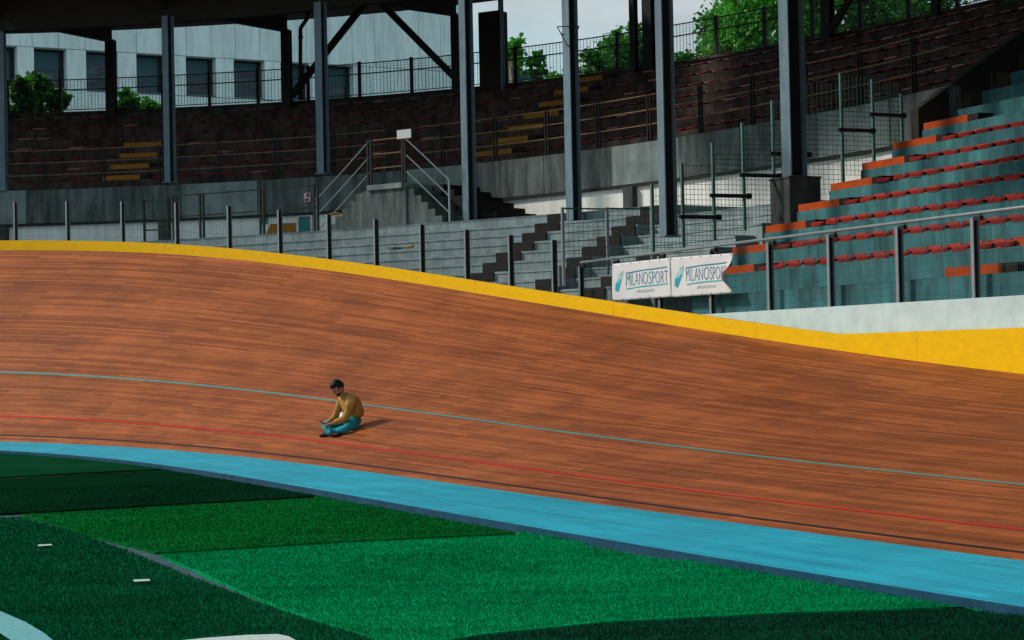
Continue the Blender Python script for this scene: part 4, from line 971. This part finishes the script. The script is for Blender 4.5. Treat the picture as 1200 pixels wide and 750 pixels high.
# upper panels with open joints
u = L0
while u < L1 - .3:
    v = min(u + 1.26, L1); panel(u + .012, v - .012, ztop_w + .03, ztop_w + 4.6); panel(u + .012, v - .012, ztop_w + 4.63, ztop_w + 9.2); u = v
panel(L0, L1, 0, zbot_w - .03)
prev = L0
for a_, b_ in us + [(L1, L1)]:
    if a_ - prev > .1:
        n_ = 1 if prev != us[-1][1] else 6
        for k in range(n_): panel(prev + (a_ - prev) * k / n_ + .01, prev + (a_ - prev) * (k + 1) / n_ - .01, zbot_w, ztop_w)
    prev = b_
for i, (a_, b_) in enumerate(us):
    wd = b_ - a_; mb = MB(); d_ = .55
    # frame of four boxes set deep in the opening, pane behind
    z0, z1 = zbot_w, ztop_w; r_ = .06
    for (ua, ub, za, zb) in ((a_ + .02, a_ + .02 + r_, z0, z1), (b_ - .02 - r_ * 3, b_ - .02, z0, z1), (a_ + .02 + r_, b_ - .02 - r_ * 3, z1 - r_, z1), (a_ + .02 + r_, b_ - .02 - r_ * 3, z0, z0 + r_)):
        mb.hexa([bx(ua, za, d_), bx(ub, za, d_), bx(ub, za, d_ + .1), bx(ua, za, d_ + .1), bx(ua, zb, d_), bx(ub, zb, d_), bx(ub, zb, d_ + .1), bx(ua, zb, d_ + .1)])
    fr = mb.build('window', M['steel_dark'], bld)
    mb = MB(); mb.hexa([bx(a_ + .06, z0, d_ + .11), bx(b_ - .06, z0, d_ + .11), bx(b_ - .06, z0, d_ + .15), bx(a_ + .06, z0, d_ + .15), bx(a_ + .06, z1, d_ + .11), bx(b_ - .06, z1, d_ + .11), bx(b_ - .06, z1, d_ + .15), bx(a_ + .06, z1, d_ + .15)]); mb.build('pane', M['glass'], fr)
    mb = MB(); zs = z0 + (z1 - z0) * (.30 + .22 * (i % 3)); mb.hexa([bx(a_ + .09, zs, d_ + .085), bx(b_ - .2, zs, d_ + .085), bx(b_ - .2, zs, d_ + .105), bx(a_ + .09, zs, d_ + .105), bx(a_ + .09, z1 - .07, d_ + .085), bx(b_ - .2, z1 - .07, d_ + .085), bx(b_ - .2, z1 - .07, d_ + .105), bx(a_ + .09, z1 - .07, d_ + .105)]); mb.build('blind', M['blind'], fr)
    mb = MB(); mb.box((bx(a_, z0 + .03, .3) + bx(b_, z0 + .03, .3)) / 2, bt * (wd / 2 - .004), bn * .32, UP * .026); mb.build('sill', M['reveal'], fr)
# tank and shed far behind
q = onY(598, 70, 95); root = empty('storage_tank', Vector((q.x, q.y, 0)), 'cream cylindrical tank beyond the top fence', 'tank')
zt = onY(598, 64, 95).z; mb = MB(); mb.smooth = True; mb.bar(Vector((q.x, q.y, 0)), Vector((q.x, q.y, zt)), .42, 20); mb.bar(Vector((q.x, q.y, zt)), Vector((q.x, q.y, zt + .12)), .34, 20); mb.build('tank_shell', M['tank'], root)
q = onY(616, 88, 92); zt = q.z + .12; mb = MB(); mb.box(Vector((q.x, q.y + 1, zt / 2)), (.5, 0, 0), (0, 1, 0), UP * zt / 2); mb.box(Vector((q.x, q.y + 1, zt + .05)), (.56, 0, 0), (0, 1.1, 0), UP * .05)
tag(mb.build('plant_box', M['shed']), 'dark blue grey flat roofed box next to the cream tank', 'shed')

# ------------------------------------------------------------------ trees
def tree(label, x, y, ztop, zcrown, rad, nleaf, leafm='leaf', seed=0, clumps=26, lean=0, grp='trees beyond the top fence', ls=.12, name='tree'):
    rn = random.Random(seed); root = empty(name, (x, y, -.3), label, 'tree' if name == 'tree' else 'shrub', grp)
    mb = MB(); top = Vector((x + lean, y, ztop - .6)); base = Vector((x, y, -.35))
    n_ = 8
    for k in range(n_):
        a_ = base.lerp(top, k / n_); b_ = base.lerp(top, (k + 1) / n_); mb.bar(a_ + Vector((.06 * math.sin(k), 0, 0)), b_ + Vector((.06 * math.sin(k + 1), 0, 0)), .16 * (1 - .8 * k / n_) * (ztop / 14), 7, caps=False)
    cs = []
    for k in range(clumps):
        h = rn.random() ** .8; z = zcrown + (ztop - zcrown) * h; rr = rad * math.sqrt(max(.1, 1 - ((h - .3) / .75) ** 2)) if h > .3 else rad * (.65 + h)
        a_ = rn.uniform(0, 6.283); r_ = rr * rn.uniform(.25, 1); c = Vector((x + lean * h + math.cos(a_) * r_, y + math.sin(a_) * r_, z)); cs.append(c)
        st_ = base.lerp(top, min(.95, max(.1, (z - 1.2) / ztop))); mb.bar(st_, c, .025, 4, caps=False)
    mb.build('trunk', M['bark'], root)
    mb = MB()
    for k in range(int(nleaf * 1.9)):
        c = cs[rn.randrange(len(cs))]; g = Vector((rn.gauss(0, 1), rn.gauss(0, 1), rn.gauss(0, .8))); p_ = c + g * rad * .19
        u = Vector((rn.uniform(-1, 1), rn.uniform(-1, 1), rn.uniform(-1, .4))).normalized(); v = u.cross(Vector((rn.uniform(-1, 1), rn.uniform(-1, 1), rn.uniform(-1, 1)))).normalized(); l = ls * rn.uniform(.7, 1.4)
        mb.quad(p_, p_ + u * l * .5 + v * l * .42, p_ + u * l, p_ + u * l * .5 - v * l * .42)
    mb.build('crown', M[leafm], root)
def tree_px(label, px, ytop, ycrown, D, radpx, nleaf, **kw):
    a_ = onY(px, ytop, D); c = onY(px, ycrown, D); tree(label, a_.x, D, a_.z, c.z, radpx * D / F, nleaf, **kw)
for i, a_ in enumerate([
        ('tallest leafy tree filling the gap left of the widest column', 885, -25, 112, 68, 44, 3600, 'leaf2', 70),
        ('tall leafy tree just left of the tallest one, with sky gaps', 845, 20, 112, 70, 30, 1900, 'leaf', 44),
        ('slender young tree behind the fence right of the bracket column', 720, 50, 122, 71, 20, 620, 'leaf', 20),
        ('slender tree right behind the pair of rear columns', 738, 32, 112, 73, 17, 620, 'leaf', 18),
        ('low leafy tree behind the fence left of the bracket column', 655, 88, 130, 72, 22, 700, 'leaf2', 20),
        ('low leafy tree with a bare gap right of the bracket column', 696, 62, 128, 69, 15, 520, 'leaf', 16),
        ('small spindly tree just right of the cream tank', 628, 60, 112, 70, 8, 160, 'leaf', 8),
        ('small round topped tree in front of the cream tank', 603, 48, 84, 72, 9, 170, 'leaf2', 8),
        ('low shrubby tree between the two pale sky gaps', 800, 66, 100, 72, 13, 300, 'leaf', 12),
        ('broad tree seen right of the widest column', 950, -20, 70, 69, 26, 1300, 'leaf2', 34),
        ('airy tree against the sky near the roof brace', 1010, -25, 55, 70, 40, 1500, 'leaf', 46),
        ('airy tree against the sky at the right end of the fence', 1075, -40, 35, 72, 38, 1300, 'leaf', 40)]):
    tree_px(a_[0], a_[1], a_[2], a_[3], a_[4], a_[5] * (1.25 if a_[5] > 22 else 1.5), int(a_[6] * (1.2 if a_[5] > 30 else 1.9)), leafm=a_[7], seed=i + 3, clumps=int(a_[8] * 1.6), ls=.18)
for i, a_ in enumerate([('dark leafy bush behind the top fence at the far left', 22, 95, 145, 64, 16, 620, 24), ('dark leafy bush rising in a point beside the first fence posts', 42, 90, 150, 65, 18, 560, 20), ('spreading dark bush left of the first rear column', 66, 108, 150, 64, 14, 420, 18),
        ('green bush right of the first rear column', 148, 104, 150, 64, 14, 460, 16), ('low green bush just left of the parapet column', 176, 112, 150, 65, 13, 360, 14)]):
    tree_px(a_[0], a_[1], a_[2], a_[3], a_[4], a_[5], a_[6], leafm='leaf2' if i > 2 else 'leaf', seed=i + 40, clumps=a_[7], ls=.2, name='bush', grp='bushes beyond the top fence')

# ------------------------------------------------------------------ the sitting man
ms, mv, mp_ = track_hit(415, 502)
print('man', ms, mv, mp_)
fw = Vector((-.86, -.51, 0)).normalized(); lf_ = Vector((0, 0, 1)).cross(fw)     # his left lies towards the camera
slope = bank(ms); SN = (UP * math.cos(slope) - T.nrm(ms) * math.sin(slope)).normalized()
def surf_z(p_):
    """height of the boards under a point near the man"""
    d_ = p_ - mp_; return mp_.z - (SN.x * d_.x + SN.y * d_.y) / SN.z
MS = 1.04
def bp(f, l, u):
    """body coordinates: forward, left, up above the boards"""
    q = mp_ + fw * f * MS + lf_ * l * MS; base = mp_.z + (surf_z(q) - mp_.z) * min(1, max(0, (.55 - u) / .25)) ; return Vector((q.x, q.y, base + u * MS))
man = empty('person', mp_, 'person in an ochre jacket and teal jeans sitting cross-legged on the boards', 'person')
def skin(name, m, chains, sub=2):
    """chains: list of lists of (point, rx, ry) joined where points repeat"""
    vs, es, rs = [], [], []
    for ch in chains:
        prev = None
        for q, rx, ry in ch:
            k = None
            for i, e in enumerate(vs):
                if (e - q).length < 1e-5: k = i
            if k is None: vs.append(q.copy()); rs.append((rx, ry)); k = len(vs) - 1
            if prev is not None and prev != k: es.append((prev, k))
            prev = k
    me = bpy.data.meshes.new(name); me.from_pydata([tuple(v - mp_) for v in vs], es, []); me.materials.append(m)
    o = bpy.data.objects.new(name, me); COL.objects.link(o); o.parent = man
    sk = o.modifiers.new('skin', 'SKIN'); sk.use_smooth_shade = True
    if not me.skin_vertices: me.attributes  # created by the modifier
    lay = me.skin_vertices[0].data if len(me.skin_vertices) else None
    if lay is None: return o, rs
    for i, (a_, b_) in enumerate(rs): lay[i].radius = (a_ * MS, b_ * MS)
    lay[0].use_root = True
    ss_ = o.modifiers.new('sub', 'SUBSURF'); ss_.levels = sub; ss_.render_levels = sub
    return o, rs
def skin_via_bmesh(name, m, chains, sub=2):
    bm = bmesh.new(); lay = bm.verts.layers.skin.verify(); vs = []
    for ch in chains:
        prev = None
        for q, rx, ry in ch:
            v = None
            for e, bv in vs:
                if (e - q).length < 1e-5: v = bv
            if v is None:
                v = bm.verts.new(tuple(q - mp_)); v[lay].radius = (rx * MS, ry * MS); v[lay].use_root = (len(vs) == 0); vs.append((q.copy(), v))
            if prev is not None and prev != v and not any(prev in e.verts for e in v.link_edges): bm.edges.new((prev, v))
            prev = v
    me = bpy.data.meshes.new(name); bm.to_mesh(me); bm.free(); me.materials.append(m)
    o = bpy.data.objects.new(name, me); COL.objects.link(o); o.parent = man
    sk = o.modifiers.new('skin', 'SKIN'); sk.use_smooth_shade = True
    s2 = o.modifiers.new('sub', 'SUBSURF'); s2.levels = sub; s2.render_levels = sub
    return o
pel = bp(0, 0, .12); lum = bp(.03, 0, .25); che = bp(.09, 0, .42); neb = bp(.15, 0, .52); nec = bp(.19, 0, .575); hd = bp(.25, .0, .655)
RS, LS = bp(.11, -.17, .47), bp(.11, .17, .47)
RE, LE = bp(.20, -.23, .25), bp(.22, .22, .24)
RW, LW_ = bp(.40, -.10, .23), bp(.41, .06, .215)
RK, LK = bp(.38, -.30, .19), bp(.27, .31, .085)
RA, LA = bp(.42, .10, .08), bp(.40, -.12, .07)
# body: neck, trunk, arms and legs as one surface with hands and fingers
def hand(wr, side):
    pm_ = wr + fw * .055 + lf_ * side * -.012 - UP * .012; ch = [[(wr, .022, .022), (pm_, .030, .016)]]
    for k, (off, ln) in enumerate(((-.024, .065), (-.008, .075), (.009, .070), (.025, .055))):
        b0 = pm_ + fw * .035 + lf_ * off; b1 = b0 + fw * ln * .5 - UP * .008; b2 = b1 + fw * ln * .35 - UP * .020
        ch.append([(pm_, .030, .016), (b0, .0088, .0088), (b1, .0082, .0082), (b2, .0070, .0070)])
    t0 = wr + fw * .03 - lf_ * side * .030; t1 = t0 + fw * .035 - lf_ * side * .010; ch.append([(wr, .022, .022), (t0, .011, .011), (t1, .009, .009)])
    return ch
skin_via_bmesh('body', M['skin'], [[(pel, .12, .10), (lum, .09, .07), (che, .09, .07), (neb, .055, .05), (nec, .052, .052), (bp(.215, 0, .61), .048, .050)],
    [(che, .09, .07), (RS, .055, .055), (RE, .042, .042), (RW, .024, .024)], [(che, .09, .07), (LS, .055, .055), (LE, .042, .042), (LW_, .024, .024)],
    [(pel, .10, .08), (bp(.06, -.10, .11), .055, .05), (RK, .036, .036), (RA, .036, .036)], [(pel, .10, .08), (bp(.06, .10, .11), .055, .05), (LK, .036, .036), (LA, .036, .036)]] + [c for c in hand(RW, -1)] + [c for c in hand(LW_, 1)])
# head with face, pitched down
hx = (fw * math.cos(R(38)) - UP * math.sin(R(38))).normalized(); hy = lf_; hz_ = hx.cross(hy).normalized()
def hp(x, y, z): return hd + (hx * x + hy * y + hz_ * z) * MS
def head_part(name, m, fn, nu=20, nv=14, zcut=None):
    mb = MB(); mb.smooth = True; g = []
    for i in range(nv + 1):
        th = math.pi * i / nv; r_ = []
        for j in range(nu):
            ph = 2 * math.pi * j / nu; x, y, z = math.sin(th) * math.cos(ph), math.sin(th) * math.sin(ph), math.cos(th); q = fn(x, y, z); r_.append(mb.vert(hp(*q)))
        g.append(r_)
    for i in range(nv):
        for j in range(nu): mb.face((g[i][j], g[i][(j + 1) % nu], g[i + 1][(j + 1) % nu], g[i + 1][j]))
    return mb.build(name, m, man)
def fhead(x, y, z):
    jaw = 1 - .26 * max(0, -z) ** 1.3; X = .098 * x * (1 - .06 * max(0, -z)) ; Yv = .076 * y * jaw; Z = .122 * z
    if x > .5: X += .034 * math.exp(-((y / .16) ** 2 + ((z + .18) / .22) ** 2)) - .012 * (math.exp(-(((abs(y) - .38) / .16) ** 2 + ((z - .08) / .13) ** 2))) + .006 * math.exp(-((y / .3) ** 2 + ((z + .62) / .1) ** 2)) + .010 * math.exp(-((z - .22) / .1) ** 2)
    if z < -.5 and x > 0: X += .012
    return X, Yv, Z
head_part('head', M['skin'], fhead)
def fhair(x, y, z):
    k = 1.13 + .03 * math.sin(9 * x + 7 * y) + .025 * math.sin(17 * y + 5 * z); X, Yv, Z = .098 * x * k, .076 * y * k * 1.03, .122 * z * k
    if x > .25 and z < .42: X *= .78; Yv *= .84; Z = max(Z, -.01) if z < .3 else Z
    if z < -.18: Z = -.022 * k + .25 * (Z + .022); X = min(X, .02); 
    if x > .45 and z > .3: X += .016
    return X - .006, Yv, Z + .012
head_part('hair', M['hair'], fhair, 28, 18)
def fbeard(x, y, z):
    X, Yv, Z = .042 * x + .042, .058 * y, .036 * z - .082
    return X + (.012 if x > 0 else 0), Yv, Z
head_part('beard', M['hair'], fbeard, 14, 8)
for sgn in (-1, 1):
    mb = MB(); mb.smooth = True; c0 = hp(-.005, .078 * sgn, -.015)
    g = []
    for i in range(5):
        for j in range(8):
            a_ = 2 * math.pi * j / 8; r_ = (.006, .022, .028, .022, .004)[i]; g.append(mb.vert(c0 + hy * sgn * (.002 + .005 * i) * 1 + hx * math.cos(a_) * r_ * .65 + hz_ * math.sin(a_) * r_))
    for i in range(4):
        for j in range(8): mb.face((g[i * 8 + j], g[i * 8 + (j + 1) % 8], g[i * 8 + 8 + (j + 1) % 8], g[i * 8 + 8 + j]))
    mb.build('ear', M['skin'], man)
    mb = MB(); mb.bar(hp(.088, .03 * sgn, .012), hp(.093, .03 * sgn, .010), .010, 8); mb.build('eye', M['hair'], man)
    mb = MB(); mb.bar(hp(.094, .016 * sgn, .034), hp(.086, .048 * sgn, .034), .006, 5); mb.build('eyebrow', M['hair'], man)
# jacket
def mid(a_, b_, t): return a_.lerp(b_, t)
fold = .012
jk = skin_via_bmesh('jacket', M['jacket'], [
    [(bp(-.06, 0, .13), .20, .18), (bp(-.03, 0, .25), .19, .17), (bp(.0, 0, .37), .20, .17), (bp(.075, 0, .46), .18, .145), (bp(.14, 0, .53), .085, .085), (bp(.165, 0, .56), .07, .07)],
    [(bp(.075, 0, .46), .18, .145), (RS, .080, .078), (mid(RS, RE, .5), .066, .064), (RE, .070, .066), (mid(RE, RW, .45), .056, .054), (mid(RE, RW, .88), .040, .040)],
    [(bp(.075, 0, .46), .18, .145), (LS, .084, .080), (mid(LS, LE, .35), .070, .066), (mid(LS, LE, .6), .060, .062), (LE, .076, .070), (mid(LE, LW_, .3), .062, .06), (mid(LE, LW_, .6), .052, .055), (mid(LE, LW_, .88), .040, .040)]])
tx = bpy.data.textures.new('folds', 'CLOUDS'); tx.noise_scale = .09
for o in (jk,): dm = o.modifiers.new('folds', 'DISPLACE'); dm.texture = tx; dm.strength = .035; dm.mid_level = .5
mb = MB(); mb.smooth = True
for k in range(10):
    a_ = math.pi * 2 * k / 10; b_ = math.pi * 2 * (k + 1) / 10; c = bp(.175, 0, .56)
    mb.bar(c + (fw * math.cos(a_) * .075 + lf_ * math.sin(a_) * .075) + UP * (-.02 * math.cos(a_)), c + (fw * math.cos(b_) * .075 + lf_ * math.sin(b_) * .075) + UP * (-.02 * math.cos(b_)), .015, 6)
mb.build('collar', M['jacket'], man)
# jeans
jn = skin_via_bmesh('jeans', M['jeans'], [[(bp(-.02, 0, .115), .16, .115), (bp(-.10, 0, .10), .13, .09), (bp(-.15, 0, .09), .05, .05)], [(bp(-.02, 0, .115), .16, .115), (bp(.05, 0, .12), .15, .10)],
    [(bp(-.02, 0, .115), .16, .115), (bp(.05, -.11, .125), .105, .10), (mid(bp(.05, -.11, .125), RK, .55), .088, .085), (RK, .076, .075), (mid(RK, RA, .45), .066, .066), (mid(RK, RA, 1.05), .052, .050)],
    [(bp(-.02, 0, .115), .16, .115), (bp(.05, .11, .12), .105, .10), (mid(bp(.05, .11, .12), LK, .55), .088, .088), (LK, .078, .076), (mid(LK, LA, .45), .066, .064), (mid(LK, LA, 1.05), .052, .050)]])
for o, k_ in ((jn, 5), (jk, 2)):
    sm_ = o.modifiers.new('ease', 'SMOOTH'); sm_.factor = .5; sm_.iterations = k_
dm = jn.modifiers.new('folds', 'DISPLACE'); dm.texture = tx; dm.strength = .02; dm.mid_level = .5
for A, dr_ in ((RA, lf_ * .9 + fw * -.25), (LA, lf_ * -.9 + fw * .2)):
    u = dr_.normalized(); c = Vector((A.x, A.y, surf_z(A) + .045))
    def cz(p_, h): return Vector((p_.x, p_.y, surf_z(p_) + h))
    skin_via_bmesh('shoe', M['shoe'], [[(cz(c - u * .04, .055), .045, .045), (cz(c + u * .05, .050), .046, .042), (cz(c + u * .14, .038), .044, .034), (cz(c + u * .20, .032), .032, .026)]])
mb = MB(); mb.smooth = True; c = bp(.225, .05, .265); mb.box(c, fw * .012 + UP * .012, lf_ * .050, UP * .062 - fw * .02); mb.build('shirt_hem', M['shirt'], man)
# phone held in both hands
c = (RW + LW_) / 2 + fw * .11 + UP * .005; root = empty('phone', c, 'dark phone with a pale screen held in the sitting person\'s hands', 'phone')
pu = (fw * .8 + UP * .45).normalized(); pn = pu.cross(lf_).normalized()
mb = MB(); mb.box(c, lf_ * .04, pu * .078, pn * .0045); mb.build('case', M['phone'], root)
mb = MB(); mb.box(c + (pn if pn.z > 0 else -pn) * .0052, lf_ * .036, pu * .072, pn * .0006); mb.build('screen', M['screen'], root)
print('objects', len(bpy.data.objects))
